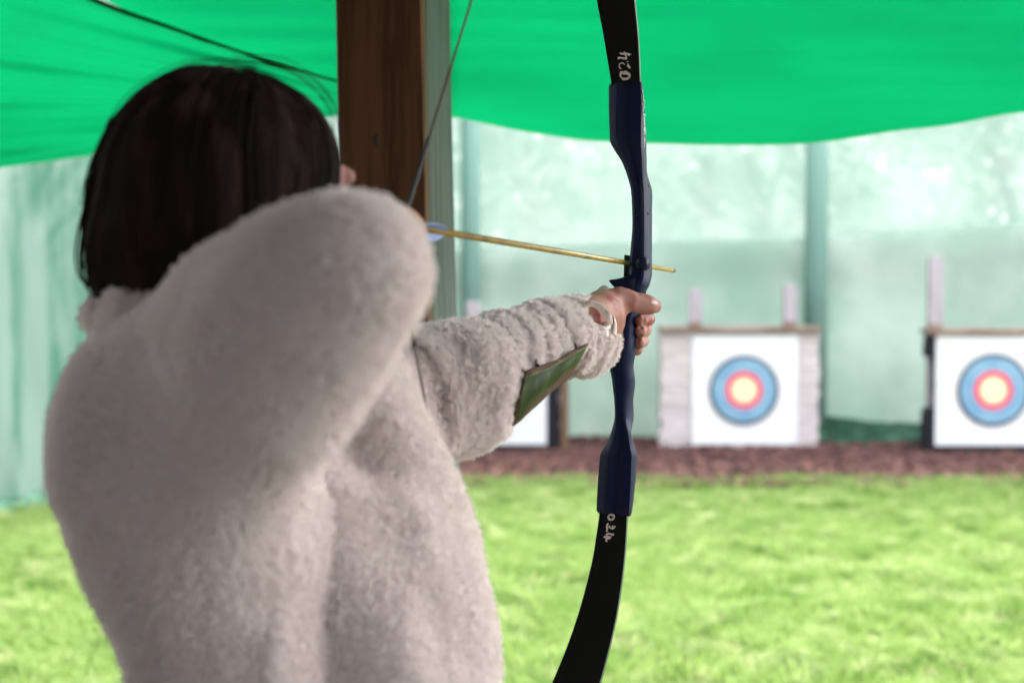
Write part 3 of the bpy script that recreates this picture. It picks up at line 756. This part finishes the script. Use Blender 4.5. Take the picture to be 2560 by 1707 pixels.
# ---- head frame
HC = P(624, 486, 1.31); hf = unit([.72,.69,-.05]); hl = unit(np.cross([0,0,1.], hf)); hu = np.cross(hf, hl)
def H(f, l, u): return HC + hf*f + hl*l + hu*u
HA = np.array([hf, hl, hu])
def head_sdf(p):
    d = ell(p, H(-.012,0,.028), HA, (.090,.072,.080))
    d = smin(d, ell(p, H(.03,0,-.02), HA, (.058,.062,.085)), .03)
    d = smin(d, ell(p, H(.052,0,-.078), HA, (.032,.036,.026)), .03)              # chin
    for s in (-1,1):
        d = smin(d, cone(p, H(-.01,s*.055,-.05), H(.05,s*.028,-.082), .016, .014), .02)   # jaw
        d = smin(d, ell(p, H(.062,s*.036,-.025), HA, (.02,.022,.018)), .015)             # cheek
        d = smax(d, -ell(p, H(.093,s*.031,.008), HA, (.016,.018,.011)), .012)            # socket
        d = smin(d, ell(p, H(.0,s*.077,-.005), HA, (.017,.007,.03)), .008)               # ear
        d = smin(d, cone(p, H(.078,s*.045,.022), H(.084,s*.014,.022), .008, .008), .010)  # brow
    d = smin(d, cone(p, H(.086,0,.012), H(.104,0,-.024), .007, .011), .010)               # nose
    for s in (-1,1): d = smin(d, ell(p, H(.094,s*.011,-.027), HA, (.010,.007,.007)), .006)
    d = smin(d, ell(p, H(.084,0,-.050), HA, (.012,.022,.005)), .006); d = smin(d, ell(p, H(.083,0,-.059), HA, (.011,.018,.006)), .005)
    return d
# ---- arms and trunk under the clothes
SR = K(640,900,1.16); SL_ = K(1000,1005,1.57); EL = K(895,665,1.07); HR = P(990, 590, 1.35)
EB = K(1230,925,1.71); WL = P(1462, 795, 1.872)
NK = P(520, 800, 1.31)
def hand_left(p):
    d = cone(p, WL, P(1505,775,1.915), .0245, .0245)                       # wrist to heel of the thumb
    d = smin(d, cone(p, P(1455,802,1.885), P(1500,800,1.93), .024, .027), .02)
    d = smin(d, cone(p, P(1505,790,1.94), P(1528,775,1.975), .026, .018), .02)
    d = smin(d, cone(p, P(1515,812,1.955), P(1532,830,1.985), .022, .015), .02)      # heel, little finger side
    d = smin(d, cone(p, P(1532,765,2.0), P(1525,860,2.0), .013, .012), .02)           # far edge of the palm with the knuckles
    th = [(P(1508,762,1.935), .0185), (P(1545,749,1.945), .0152), (P(1572,752,1.948), .0132), (P(1600,758,1.956), .0118), (P(1618,762,1.962), .0121), (P(1638,766,1.968), .0092)]
    d = smin(d, chain(p, th, .008), .012)
    d = smin(d, cone(p, P(1552,743,1.95), P(1560,744,1.95), .0118, .010), .008)
    for (ky, py_, dy, ty, tx, dx, r) in ((765,790,797,801,1601,1619,.0086),(795,815,824,829,1601,1610,.0088),(825,842,852,858,1599,1604,.0082)):
        f = [(P(1530,ky,2.01), r*1.25), (P(1560,py_-6,2.066), r*1.15), (P(dx-8,py_,2.06), r*1.05), (P(dx+2,dy,2.030), r*1.05), (P(dx-3,dy+2,2.006), r*.98), (P(tx,ty,1.988), r*.93)]
        fd_ = chain(p, f, .004)
        # crease on the inside of the last joint
        fd_ = smax(fd_, -cone(p, P(dx-7,dy-9,1.985), P(dx-10,dy+14,1.985), .0022, .0022), .0035)
        d = smin(d, fd_, .003)
    f = [(P(1530,858,2.01), .009), (P(1556,868,2.055), .0085), (P(1585,872,2.05), .008), (P(1592,874,2.025), .0078), (P(1588,872,2.01), .0072)]
    d = smin(d, chain(p, f, .004), .003)
    return d
def hand_right(p):
    W = P(960, 600, 1.255)
    d = cone(p, W, HR, .026, .030)
    d = smin(d, cone(p, P(955,625,1.27), P(962,625,1.35), .022, .024), .02)
    for k, (yy, lr) in enumerate(((550,.0085),(585,.009),(612,.0088),(640,.0078))):
        a = P(958, yy+4, 1.355)
        kn_ = [(a, lr*1.15), (P(972,yy,1.392), lr*1.05), (P(1000,yy,1.392), lr), (P(1004,yy+2,1.372), lr*.9)]
        d = smin(d, chain(p, kn_, .004), .003)
    d = smin(d, chain(p, [(P(950,590,1.29), .015), (P(940,585,1.33), .012), (P(952,600,1.355), .010)], .006), .01)
    return d
def body_sdf(p):
    d = head_sdf(p)
    d = smin(d, cone(p, P(520,830,1.31), H(-.01,0,-.05), .058, .052), .03)
    b = cone(p, SR, SL_, .055, .055)
    b = smin(b, chain(p, [(P(560,950,1.26), .11), (P(660,1300,1.30), .10), (P(760,1750,1.32), .095), (P(770,2150,1.34), .12)], .05), .06)
    b = smin(b, cone(p, P(800,1150,1.40), P(860,1750,1.36), .09, .10), .05)
    b = smin(b, chain(p, [(SR, .050), (EL, .040), (P(960,600,1.255), .026)], .02), .03)
    b = smin(b, chain(p, [(SL_, .048), (EB, .038), (WL, .0255)], .02), .03)
    b = smax(b, np.where(p[...,2] > .9, coat_sdf(p)+.036, -1), .004)
    d = smin(d, b, .01)
    # legs (mostly under the trousers)
    hip = P(790,2150,1.34)
    for s, (fx, fy) in ((-1, (-.38,1.13)), (1, (-.06,1.62))):
        h0 = hip + np.array([.07*s, .10*s, -.06]); kn_ = np.array([(h0[0]+fx)/2, (h0[1]+fy)/2, .47]); an = np.array([fx, fy, .10])
        d = smin(d, chain(p, [(h0, .085), (kn_, .055), (an, .036)], .02), .03)
    return d
COAT_T = [ # trunk
 (K(360,1080,1.27,265),), ]
def fold(p, c, d, w, a): return 0
HOLE = P(1490,791,1.84); _v = unit(HOLE-CAM); _m = unit(RT*.72-UP*.70); _m = unit(_m-_v*(_m@_v)); HOLEA = np.array([_v, _m, np.cross(_v,_m)])
def coat_sdf(p):
    d = chain(p, [K(388,1082,1.24,226), K(402,1160,1.235,242), K(500,1370,1.26,260), K(590,1720,1.28,222), K(680,2150,1.30,300)], .04)
    d = smin(d, cone(p, K(345,955,1.25)[0:3], K(470,965,1.24), .044, .062), .03)
    d = smin(d, cone(p, K(425,985,1.225)[0:3], K(470,1150,1.21), .066, .075), .035)
    f_ = chain(p, [K(770,1110,1.42,235), K(845,1330,1.40,285), K(900,1560,1.38,280), K(910,1740,1.37,285), K(900,2150,1.36,310)], .05)
    f_ = smin(f_, cone(p, K(480,920,1.30)[0:3], K(870,1010,1.50), .065, .070), .04)
    d = smin(d, f_, .012)
    # drawing arm and the hanging fold below it
    arm = chain(p, [K(530,925,1.19,225), K(650,840,1.15,235), K(760,752,1.10,205), K(878,675,1.06,160)], .03)
    arm = smin(arm, chain(p, [K(876,690,1.07,153), K(788,780,1.08,176), K(690,925,1.12,208), K(560,1080,1.19,225), K(500,1350,1.25,235)], .03), .03)
    arm = smin(arm, chain(p, [K(884,664,1.06,146), K(935,625,1.18,100), K(950,605,1.24,70)], .02), .02)
    d = smin(d, arm, .028)
    # bow arm
    la = chain(p, [K(900,1020,1.545,162), K(1010,1000,1.605,138), K(1150,968,1.65,132), K(1265,912,1.72,103), K(1360,860,1.79,77), K(1440,838,1.86,76)], .03)
    la = smin(la, chain(p, [K(1440,838,1.86,76), K(1462,850,1.882,70), K(1472,862,1.90,54)], .012), .015)
    d = smin(d, la, .022)
    # collar roll
    # room for head, hair and neck; hem
    d = smax(d, -ell(p, P(540,640,1.31), np.eye(3), (.085,.085,.12)), .01)
    d = smax(d, .84-p[...,2], .02)
    col = chain(p, [K(262,792,1.28,50), K(330,785,1.23,56), K(430,800,1.21,58), K(560,800,1.24,50)], .01)
    col = smin(col, chain(p, [K(285,792,1.30,34), K(400,790,1.40,40), K(600,800,1.40,40)], .01), .01)
    d = smin(d, col, .006)
    # thumb hole, sleeve opening
    d = smax(d, -ell(p, HOLE, HOLEA, (.05,.0190,.0118)), .003)
    d = smax(d, -ell(p, P(1532,778,1.93), np.array([unit([.5,.86,.05]), unit([-.86,.5,0]), [0,0,1.]]), (.05,.045,.030)), .006)
    return d
V, F = nets(body_sdf, (-.72,.75,.05), (.22,2.0,1.72), .0085)
V = relax(V, F, 2, .5)
# fine meshes for head and hands, joined into the same object where clothing or hair covers the seam
def cut(V, F, keep):
    k = keep(V); f = F[k[F].all(1)]; used = np.unique(f); mp = -np.ones(len(V), int); mp[used] = np.arange(len(used)); return V[used], mp[f]
V, F = cut(V, F, lambda v: ~((((v-HC)**2).sum(1) < .15**2) & (v[:,2] > H(0,0,-.095)[2])) )
Vh, Fh = nets(lambda p: smin(head_sdf(p), cone(p, P(520,830,1.31), H(-.01,0,-.05), .058, .052), .03), HC-.15, HC+.16, .0042)
Vh = relax(Vh, Fh, 1, .4)
c = P(1560, 800, 1.97)
Vl, Fl = nets(hand_left, c-np.array([.085,.115,.07]), c+np.array([.065,.13,.07]), .0016); Vl = relax(Vl, Fl, 3, .5)
c = P(965, 600, 1.33)
Vr, Fr = nets(hand_right, c-np.array([.06,.10,.06]), c+np.array([.06,.10,.07]), .0022); Vr = relax(Vr, Fr, 2, .5)
off = 0; VV = []; FF = []
for a, b in ((V,F),(Vh,Fh),(Vl,Fl),(Vr,Fr)):
    VV.append(a); FF.append(b+off); off += len(a)
obj('body', np.concatenate(VV), np.concatenate(FF), M['skin'], arch)
hb = BVHTree.FromPolygons([Vector(v) for v in Vl], Fl.tolist())
# nails
def nail(px, py, wx, wy, ang, name='fingernail'):
    n = 14; ca, sa = math.cos(R(ang)), math.sin(R(ang)); V = []; ok = True
    for rr in (0, .5, .85, 1.0):
        for k in range(n):
            a = 2*math.pi*k/n; e = 2.5; x, y = math.cos(a), math.sin(a); q = (abs(x)**e+abs(y)**e)**(-1/e)
            x *= q*rr*wx; y *= q*rr*wy
            p = onto(hb, px+x*ca-y*sa, py+x*sa+y*ca, .0007 if rr < .9 else .0001)
            if p is None: ok = False; p = np.array([0,0,0.])
            V.append(p)
    if not ok: return
    F = [(i*n+j, i*n+(j+1)%n, (i+1)*n+(j+1)%n, (i+1)*n+j) for i in range(3) for j in range(n)]
    obj(name, V, F, M['nail'], arch)
nail(1634, 757, 10, 5.5, 20)
# eyes, lips
for s in (-1, 1):
    mb = MB(); 
    def sph(c, r, mi=0, fw=None):
        V = []; F = []; n, m_ = 14, 8
        for i in range(m_+1):
            for j in range(n):
                a, b = math.pi*i/m_, 2*math.pi*j/n; V.append(c + r*np.array([math.sin(a)*math.cos(b), math.sin(a)*math.sin(b), math.cos(a)]))
        for i in range(m_):
            for j in range(n): F.append((i*n+j, i*n+(j+1)%n, (i+1)*n+(j+1)%n, (i+1)*n+j))
        mb.add(V, F, mi)
    sph(H(.076, s*.031, .008), .0115); sph(H(.0815, s*.031, .008), .0066, 1)
    mb.build('eye', [M['eye'], M['iris']], arch, True)
# ---- coat
V, F = nets(coat_sdf, (-.62,.78,.82), (.19,1.99,1.60), .0062)
V = relax(V, F, 2, .5); N = vnormals(V, F)
# drape: fold displacement
armA, armB = SL_, P(1500, 840, 1.92); ad = unit(armB-armA); alen = np.linalg.norm(armB-armA)
px_, py_, dd_ = proj(V.reshape(-1,3)) if False else (None, None, None)
q = V-CAM; dep = q@FW; PX = 1280+FPX*(q@RT)/dep; PY = 853.5-FPX*(q@UP)/dep
def fbm(v, s, seed): return nz(v, s, seed)+.5*nz(v, s*2.1, seed+3)
disp = np.zeros(len(V)); 
sarm = (V-armA)@ad/alen
for i in range(len(V)):
    v = V[i]; t = sarm[i]; d = 0.
    if dep[i] > 1.50 and t > .05 and PX[i] > 960:
        # rings of crumpled sleeve, tighter towards the wrist
        w = fbm(v, 9, 2.)*.9
        ph = t*(30 + 10*t) + w*3.3 + (PY[i]-880)/150.
        cre = (1-abs(math.sin(ph)))**2.2
        d = .003 - .014*cre*min(1, max(0, (t-.12)/.3)) + .003*nz(v, 40, 1.)
        if t > .9: d *= max(0, (1.0-t)/.1)
    else:
        near = 1 if dep[i] < 1.30 else .6
        # long vertical soft folds on the trunk
        lower = min(1, max(0, (PY[i]-1000)/300))
        d = .010*fbm((v[0]*2.2, v[1]*2.2, v[2]*.8), 4.2, 6.)*(.3+.7*lower)
        # oblique pulls running down from the drawing shoulder
        if PX[i] < 650: d += .006*math.sin((PX[i]*.9+PY[i]*.35)/58 + 2*nz(v, 5, 3.))*math.exp(-((PX[i]-300)/210)**2)*math.exp(-((PY[i]-960)/240)**2)
        # diagonal drag folds on the chest side
        if PX[i] > 650 and PY[i] > 850 and dep[i] > 1.2:
            e = ((PX[i]-900)*.56 - (PY[i]-1050)*.82)
            d += .015*math.sin(e/38 + 1.4*nz(v, 5, 8.))*math.exp(-((PX[i]-960)/190)**2)*math.exp(-((PY[i]-1090)/170)**2)
            d += .014*(fbm((v[0], v[1], v[2]*.55), 11, 11.))*lower
            d -= .022*math.exp(-((PX[i]-930)*.75+(PY[i]-1180)*-.35)**2/70**2 - ((PX[i]-930)*.35+(PY[i]-1180)*.75)**2/150**2)
    disp[i] = d
V = V + N*disp[:,None]; V = relax(V, F, 1, .4); N = vnormals(V, F)
coat = obj('fleece_coat', V, F, M['fleece'], arch)
coatb = BVHTree.FromPolygons([Vector(v) for v in V], F.tolist())
# fur
def make_fur(n, weight, length, rad, clump_n, seed, comb, tight=.75):
    p, nn = sample(V, F, N, n, weight)
    cp, cn = sample(V, F, N, clump_n, weight)
    kd = KDTree(len(cp))
    for i, a in enumerate(cp): kd.insert(a, i)
    kd.balance()
    ci = np.array([kd.find(a)[1] for a in p])
    jit = unit(rng.normal(size=(clump_n,3)))
    cd = unit(cn*1.0 + jit*.55 + comb*.45)
    cd = unit(cd - cn*np.minimum(0, (cd*cn).sum(1, keepdims=True)-.25))
    clen = length*rng.uniform(.65, 1.25, clump_n)
    ctip = cp + cd*clen[:,None]
    tip = ctip[ci]*tight + (1-tight)*(p + unit(nn + comb*.4 + rng.normal(size=p.shape)*.4)*length)
    tip += rng.normal(size=p.shape)*length*.07
    curl = unit(rng.normal(size=(clump_n,3)))[ci]*length*.16
    m1 = p + nn*length*.35 + (tip-p)*.10; m2 = p*.35+tip*.65 + nn*length*.10 + curl
    pts = np.stack([p-nn*.001, m1, m2, tip], 1)
    return pts, np.array([1,.95,.7,.15])*rad
q_ = lambda c: (proj_px(c))
def proj_px(c):
    q = c-CAM; d = q@FW; return 1280+FPX*(q@RT)/d, 853.5-FPX*(q@UP)/d, d
is_arm = lambda c: ((c-armA)@ad > .02) & (proj_px(c)[2] > 1.5) & (proj_px(c)[0] > 930)
near_trim = lambda c: (((c-HOLE)@HOLEA[1]/.023)**2 + ((c-HOLE)@HOLEA[2]/.016)**2 < 1) & (proj_px(c)[2] < 1.9)
rc_ = lambda c: ((proj_px(c)[0]-1530)**2/70.**2 + (proj_px(c)[1]-778)**2/62.**2 < 1)
GPX = [(1292,922),(1352,908),(1420,883),(1470,856),(1436,960),(1412,990),(1355,1050),(1286,1096),(1262,1070)]
def in_guard(c):
    x, y, d = proj_px(c); ins = np.zeros(len(c), bool)
    for i in range(len(GPX)):
        (x0, y0), (x1, y1) = GPX[i-1], GPX[i]; cr = ((y0 > y) != (y1 > y)); ins ^= cr & (x < (x1-x0)*(y-y0)/((y1-y0) or 1e-9)+x0)
    return ins & (d < 1.85)
wa = lambda c: (is_arm(c) & ~in_guard(c) & ~near_trim(c) & ~rc_(c)).astype(float)
wb = lambda c: (~is_arm(c)).astype(float)
comb = unit(ad*.6+np.array([0,0,-.5]))
pa_, ra_ = make_fur(290000, wa, .0115, .00020, 17000, 1, comb, .66)
curves('arm_pile', pa_, ra_, M['fleece_fur'], coat).location = (0,0,0)
pb_, rb_2 = make_fur(240000, wb, .0082, .00038, 30000, 2, np.array([0,0,-.7]), .68)
curves('body_pile', pb_, rb_2, M['fleece_fur'], coat).location = (0,0,0)
# cuff trims: thumb hole and sleeve opening
def loop_tube(name, pts, r, lift, flat=.5, close=True):
    out = []
    for x, y, *dd in pts:
        p = onto(coatb, x, y, lift) if not dd else P(x, y, dd[0]); out.append(p)
    out = [p for p in out if p is not None]; n = len(out); dn = []
    rngn = n if close else n-1
    for i in range(rngn):
        a, b, c, d = out[(i-1)%n] if close or i else out[0], out[i], out[(i+1)%n], out[(i+2)%n] if close or i < n-2 else out[-1]
        for k in range(6):
            t = k/6; dn.append(.5*((2*b)+(-a+c)*t+(2*a-5*b+4*c-d)*t*t+(-a+3*b-3*c+d)*t**3))
    if close: dn.append(dn[0])
    else: dn.append(out[-1])
    return MB().tube(dn, r, 8, flat=flat).build(name, M['trim'], coat, True)
hp = []
for k in range(14):
    a = 2*math.pi*k/14; q0_ = HOLE + HOLEA[1]*  .0200*math.cos(a) + HOLEA[2]*.0128*math.sin(a); o_ = HOLE + HOLEA[1]*.0225*math.cos(a) + HOLEA[2]*.0155*math.sin(a)
    x, y, _ = proj(o_); h_ = onto(coatb, x, y, .001); dd = proj(h_)[2] if h_ is not None else 1.83
    x, y, _ = proj(q0_); hp.append((x, y, min(dd, 1.87)-.004))
loop_tube('thumb_hole_trim', hp, .0046, 0, flat=.5)
cp_ = []
for x, y in ((1478,742),(1496,749),(1512,761),(1525,778),(1534,797),(1538,818),(1534,836)):
    h_ = onto(coatb, x-7, y+5, .0); cp_.append((x, y, min(1.93, proj(h_)[2]+.004) if h_ is not None else 1.89))
loop_tube('cuff_trim', cp_, .0052, 0, flat=.45, close=False)
mb = MB().grid(lambda a, b: P(1486+a*52 - b*14, 752-math.sin(a*2.2)*46*(.55+.45*b) + b*10 - a*4, 1.935+.02*a+.02*b), 12, 6); o = mb.build('cuff_trim', M['trim'], coat, True)
sm_ = o.modifiers.new('s', 'SOLIDIFY'); sm_.thickness = .003
# ---- hair
def hair_sdf(p):
    d = ell(p, P(562,432,1.31), np.eye(3), (.101,.105,.094))
    d = smin(d, ell(p, P(512,548,1.305), np.eye(3), (.091,.102,.096)), .02)
    d = smin(d, ell(p, P(418,652,1.30), np.eye(3), (.062,.078,.046)), .03)
    d = smin(d, ell(p, P(600,600,1.33), np.eye(3), (.080,.09,.085)), .03)
    face = ell(p, H(.115,0,-.06), HA, (.075,.068,.105))
    return smax(d, -face, .015)
Vc, Fc = nets(hair_sdf, P(540,500,1.31)-.16, P(540,500,1.31)+.16, .006)
Vc = relax(Vc, Fc, 2, .5); Nc = vnormals(Vc, Fc)
hairo = obj('hair', Vc, Fc, M['hair_cap'], arch)
hb2 = BVHTree.FromPolygons([Vector(v) for v in Vc], Fc.tolist())
crown = P(600, 300, 1.30)+np.array([0,0,.03])
def strands(n, steps, step, lift, seed):
    p, nn = sample(Vc, Fc, Nc, n, lambda c: (c[:,2] > P(500,560,1.3)[2]).astype(float)+.35)
    lf = lift*(.15+.85*rng.random(n))*np.array([max(.1, .9+2.2*nz((a[0], a[1], a[2]*.15), 38, 2.)) for a in p]); out = np.zeros((n, steps, 3)); L = rng.uniform(.55, 1.1, n)
    for i in range(n):
        a = p[i]+nn[i]*lf[i]; out[i,0] = a; free = False; nvec = nn[i]; h = nn[i]
        for s in range(1, steps):
            away = a-crown; away[2] = 0; k = max(0, min(1, (a[2]-crown[2]+.07)/.07))
            d = np.array([0,0,-1.])*(1-.6*k) + unit(away)*1.3*k + np.array([.22*nz(a, 16, 1.), .22*nz(a, 16, 7.), 0]) 
            d = d - h*(d@h)*(.9 if not free else 0); d = unit(d)
            a = a + d*step*L[i]
            loc, nr, ix, di = hb2.find_nearest(Vector(a))
            nr = np.array(nr); loc = np.array(loc)
            if not free:
                if nr[2] < -.45: free = True
                else: a = loc + nr*(lf[i] + .0015); h = nr
            out[i,s] = a
            if a[2] < P(400,700+min(68, max(0, (proj(a)[0]-215)*.6)),1.3)[2]+.014*nz(p[i], 30, 2.): 
                out[i,s:] = a + np.cumsum(np.tile([0,0,-.00015], (steps-s,1)), 0); break
    return out
st_ = strands(9000, 13, .018, .0028, 1)
curves('hair_strands', st_, np.concatenate([np.full(12, 1.), [.3]])*.00055, M['hair'], hairo).location = (0,0,0)
# loose locks standing off the head on the left and a few flyaways over the crown
lk = []
def lock(pts, n, spread, rs):
    pts = [np.array(P(*q)) for q in pts]
    for k in range(n):
        o = rng.normal(size=3)*spread; o2 = rng.normal(size=3)*spread*1.4; cur = []
        for i in range(len(pts)-1):
            for t in (0, .25, .5, .75):
                a = pts[max(i-1,0)]; b = pts[i]; c = pts[i+1]; d = pts[min(i+2,len(pts)-1)]
                cur.append(.5*((2*b)+(-a+c)*t+(2*a-5*b+4*c-d)*t*t+(-a+3*b-3*c+d)*t**3) + o + (o2-o)*(i+t)/len(pts))
        while len(cur) < 24: cur.append(cur[-1]+np.array([0,0,-.0003]))
        lk.append(cur[:24])
lock([(350,250,1.29),(270,330,1.29),(235,440,1.28),(205,540,1.28),(188,640,1.28),(205,700,1.28),(262,738,1.28)], 5, .0010, 0)
lock([(330,270,1.29),(262,350,1.29),(232,460,1.28),(214,570,1.28),(205,660,1.28),(225,712,1.28),(262,725,1.28)], 7, .0022, 0)
lock([(300,320,1.29),(245,430,1.29),(226,540,1.28),(226,640,1.28),(240,700,1.28),(285,745,1.28)], 30, .005, 0)
lock([(430,205,1.3),(330,262,1.3),(272,330,1.29),(240,420,1.29),(225,520,1.29)], 22, .003, 0)
lock([(650,184,1.3),(500,174,1.3),(395,206,1.3),(318,262,1.3),(268,335,1.3)], 5, .006, 0)
lock([(560,175,1.3),(690,172,1.31),(790,226,1.32),(845,300,1.33),(862,370,1.33)], 4, .009, 0)
for k in range(26):
    x0 = 240+random.uniform(0, 190); dx = random.uniform(-22, 12)
    lock([(x0,600,1.25),(x0+dx*.3,670,1.245),(x0+dx,730+random.uniform(0,25),1.245),(x0+dx*1.8,762+random.uniform(-10,18),1.25)], 14, .0025, 0)
curves('loose_locks', np.array(lk), np.concatenate([np.full(20, 1.), [.9,.8,.6,.3]])*.00050, M['hair'], hairo).location = (0,0,0)
# ---- trousers and shoes (below the frame)
def tr_sdf(p):
    hip = P(790,2150,1.34); d = ell(p, hip+np.array([0,0,-.02]), np.eye(3), (.15,.18,.13))
    for s, (fx, fy) in ((-1, (-.38,1.13)), (1, (-.06,1.62))):
        h0 = hip + np.array([.07*s, .10*s, -.06]); kn_ = np.array([(h0[0]+fx)/2, (h0[1]+fy)/2, .47]); an = np.array([fx, fy, .12])
        d = smin(d, chain(p, [(h0, .105), (kn_, .075), (an, .062)], .02), .03)
    return smax(d, .075-p[...,2], .01)
V2, F2 = nets(tr_sdf, (-.6,.9,.05), (.25,1.85,1.05), .012); V2 = relax(V2, F2, 2, .5); obj('trousers', V2, F2, M['trousers'], arch)
for fx, fy in ((-.38,1.13), (-.06,1.62)):
    c = np.array([fx, fy, 0.]); fd2 = unit([.86,-.2,0])
    if fy > 1.5: fd2 = unit([.8,.5,0])
    sd = lambda p: smax(chain(p, [(c+fd2*-.05+np.array([0,0,.05]), .042), (c+fd2*.08+np.array([0,0,.045]), .038), (c+fd2*.16+np.array([0,0,.035]), .030)], .02), .018-p[...,2], .004)
    V3, F3 = nets(lambda p: smin(sd(p), cone(p, c+np.array([0,0,.06]), c+np.array([0,0,.11]), .042, .040), .02), c+np.array([-.24,-.24,.0]), c+np.array([.24,.24,.17]), .006)
    s_ = obj('shoe', V3, F3, M['shoe'], arch)
    mb = MB(); n = 28; ring = []
    for k in range(n):
        a = 2*math.pi*k/n; ring.append(c + fd2*(.055+.148*math.cos(a)) + np.cross([0,0,1.], fd2)*.046*math.sin(a)*(1-.12*math.cos(a)))
    V4 = [r+np.array([0,0,.008]) for r in ring]+[r+np.array([0,0,.024]) for r in ring]
    F4 = [(i, (i+1)%n, n+(i+1)%n, n+i) for i in range(n)]+[tuple(range(n))[::-1], tuple(range(n, 2*n))]
    obj('sole', V4, F4, M['sole'], s_)
# ------------------------------------------------------------------ arm guard strapped to the sleeve
ag = empty('arm_guard', P(1370, 940, 1.76), 'green stitched leather arm guard with brown edging strapped under the sleeve', 'arm guard')
tx_ = [(1314,930),(1328,921),(1352,915),(1385,903),(1420,885),(1450,868),(1470,858)]
bx_ = [(1281,1064),(1300,1050),(1318,1032),(1345,1008),(1375,980),(1405,957),(1428,935)]
tdep = []
for x, y in tx_:
    h_ = onto(coatb, x, y, .019); tdep.append(proj(h_)[2] if h_ is not None else 1.66+(x-1314)/156*.12)
fit = np.polyfit([x for x, _ in tx_], tdep, 1); print('guard depth', tdep)
top = [(x, y, float(np.polyval(fit, x))-.004) for x, y in tx_]
bot = [(x, y, top[i][2]+.026) for i, (x, y) in enumerate(bx_)]
GS = None
def bil(u, v):
    a = min(.99999, max(0, u))*20; b = min(.99999, max(0, v))*20; i, j = int(a), int(b); a -= i; b -= j
    return GS[i,j]*(1-a)*(1-b)+GS[i+1,j]*a*(1-b)+GS[i,j+1]*(1-a)*b+GS[i+1,j+1]*a*b
def gp(u, v, off=0., grow=0.):
    def cv(L, t):
        t = t*(len(L)-1); i = min(int(t), len(L)-2); k = t-i
        a, b, c, d = [np.array(L[j], float) for j in (max(i-1,0), i, i+1, min(i+2, len(L)-1))]
        return .5*((2*b)+(-a+c)*k+(2*a-5*b+4*c-d)*k*k+(-a+3*b-3*c+d)*k**3)
    a, b = cv(top, min(1, max(0, u))), cv(bot, min(1, max(0, u))); q = a+(b-a)*v
    bul = math.sin(math.pi*min(1, max(0, v*.95+.05)))
    rip = .0028*math.sin((u*1.0+v*.45)*17)*math.sin(math.pi*min(1,max(0,u)))
    dd = q[2]-.016*bul+rip
    if GS is not None: dd -= bil(u, v)
    return P(q[0], q[1], dd+off)
raw = np.zeros((21,21))
for i in range(21):
    for j in range(21):
        q0_ = gp(i/20, j/20); x, y, dd = proj(q0_); h_ = onto(coatb, x, y, .0)
        if h_ is not None: raw[i,j] = max(0, dd-(proj(h_)[2]-.023))
pad = np.pad(raw, 3, mode='edge'); mxf = np.array([[pad[i:i+7, j:j+7].max() for j in range(21)] for i in range(21)])
pad = np.pad(mxf, 3, mode='edge'); GS = np.array([[pad[i:i+7, j:j+7].mean() for j in range(21)] for i in range(21)])
def slab(fn, nu, nv, th, name, m, par):
    mb = MB().grid(fn, nu, nv); o = mb.build(name, m, par, True)
    s = o.modifiers.new('s', 'SOLIDIFY'); s.thickness = th; s.offset = 0; return o
slab(lambda u, v: gp(.05+.95*u, .10+.85*v), 20, 20, .002, 'leather_panel', M['leather'], ag)
slab(lambda u, v: gp(u, v, .0028) , 20, 20, .003, 'suede_backing', M['suede'], ag)
mb = MB()
def stitch_line(f, n):
    for k in range(n):
        a = f((k+.2)/n); b = f((k+.72)/n); mb.tube([a, b], .00055, 5)
stitch_line(lambda t: gp(.07+.90*t, .125, -.0018), 34); stitch_line(lambda t: gp(.08, .14+.78*t, -.0018), 24); stitch_line(lambda t: gp(.07+.85*t, .91, -.0018), 38)
mb.build('stitching', M['stitch'], ag)
for (x0, y0, x1, y1) in ((1331,886,1346,924), (1432,852,1440,872), (1350,912,1340,905)):
    a = onto(coatb, x0, y0, .009); b = onto(coatb, x1, y1-6, .012)
    if a is None or b is None: continue
    MB().tube([a, (a+b)/2+UP*.0005-FW*.002, b, P(x1, y1, proj(b)[2])], .0016, 7).build('elastic_cord', M['black'], ag, True)

#@@LIGHT
# ------------------------------------------------------------------ light
W = bpy.data.worlds.new('World'); S.world = W; W.use_nodes = True
N_ = W.node_tree.nodes; L_ = W.node_tree.links
sky = N_.new('ShaderNodeTexSky'); sky.sky_type = 'NISHITA'; sky.sun_disc = False
EL_, AZ = 50, 35
sky.sun_elevation = R(EL_); sky.sun_rotation = R(AZ); sky.air_density = 1; sky.dust_density = 5; sky.ozone_density = .5
hs = N_.new('ShaderNodeHueSaturation'); hs.inputs['Saturation'].default_value = .22
L_.new(sky.outputs[0], hs.inputs['Color']); L_.new(hs.outputs[0], N_['Background'].inputs[0]); N_['Background'].inputs[1].default_value = .15
sl = bpy.data.lights.new('sun', 'SUN'); sl.energy = 1.5; sl.angle = R(25); sl.color = (1,.97,.93)
so = bpy.data.objects.new('sun', sl); COL.objects.link(so)
d = Vector((math.sin(R(AZ))*math.cos(R(EL_)), math.cos(R(AZ))*math.cos(R(EL_)), math.sin(R(EL_))))
so.rotation_euler = d.to_track_quat('Z', 'Y').to_euler(); so.location = (0, 0, 8)
S.view_settings.view_transform = 'Standard'; S.view_settings.look = 'None'; S.view_settings.exposure = 3.4; S.view_settings.gamma = 1
S.render.engine = 'CYCLES'; S.cycles.use_denoising = True; S.cycles.max_bounces = 8; S.cycles.transparent_max_bounces = 12
S.cycles.diffuse_bounces = 4; S.cycles.sample_clamp_indirect = 8
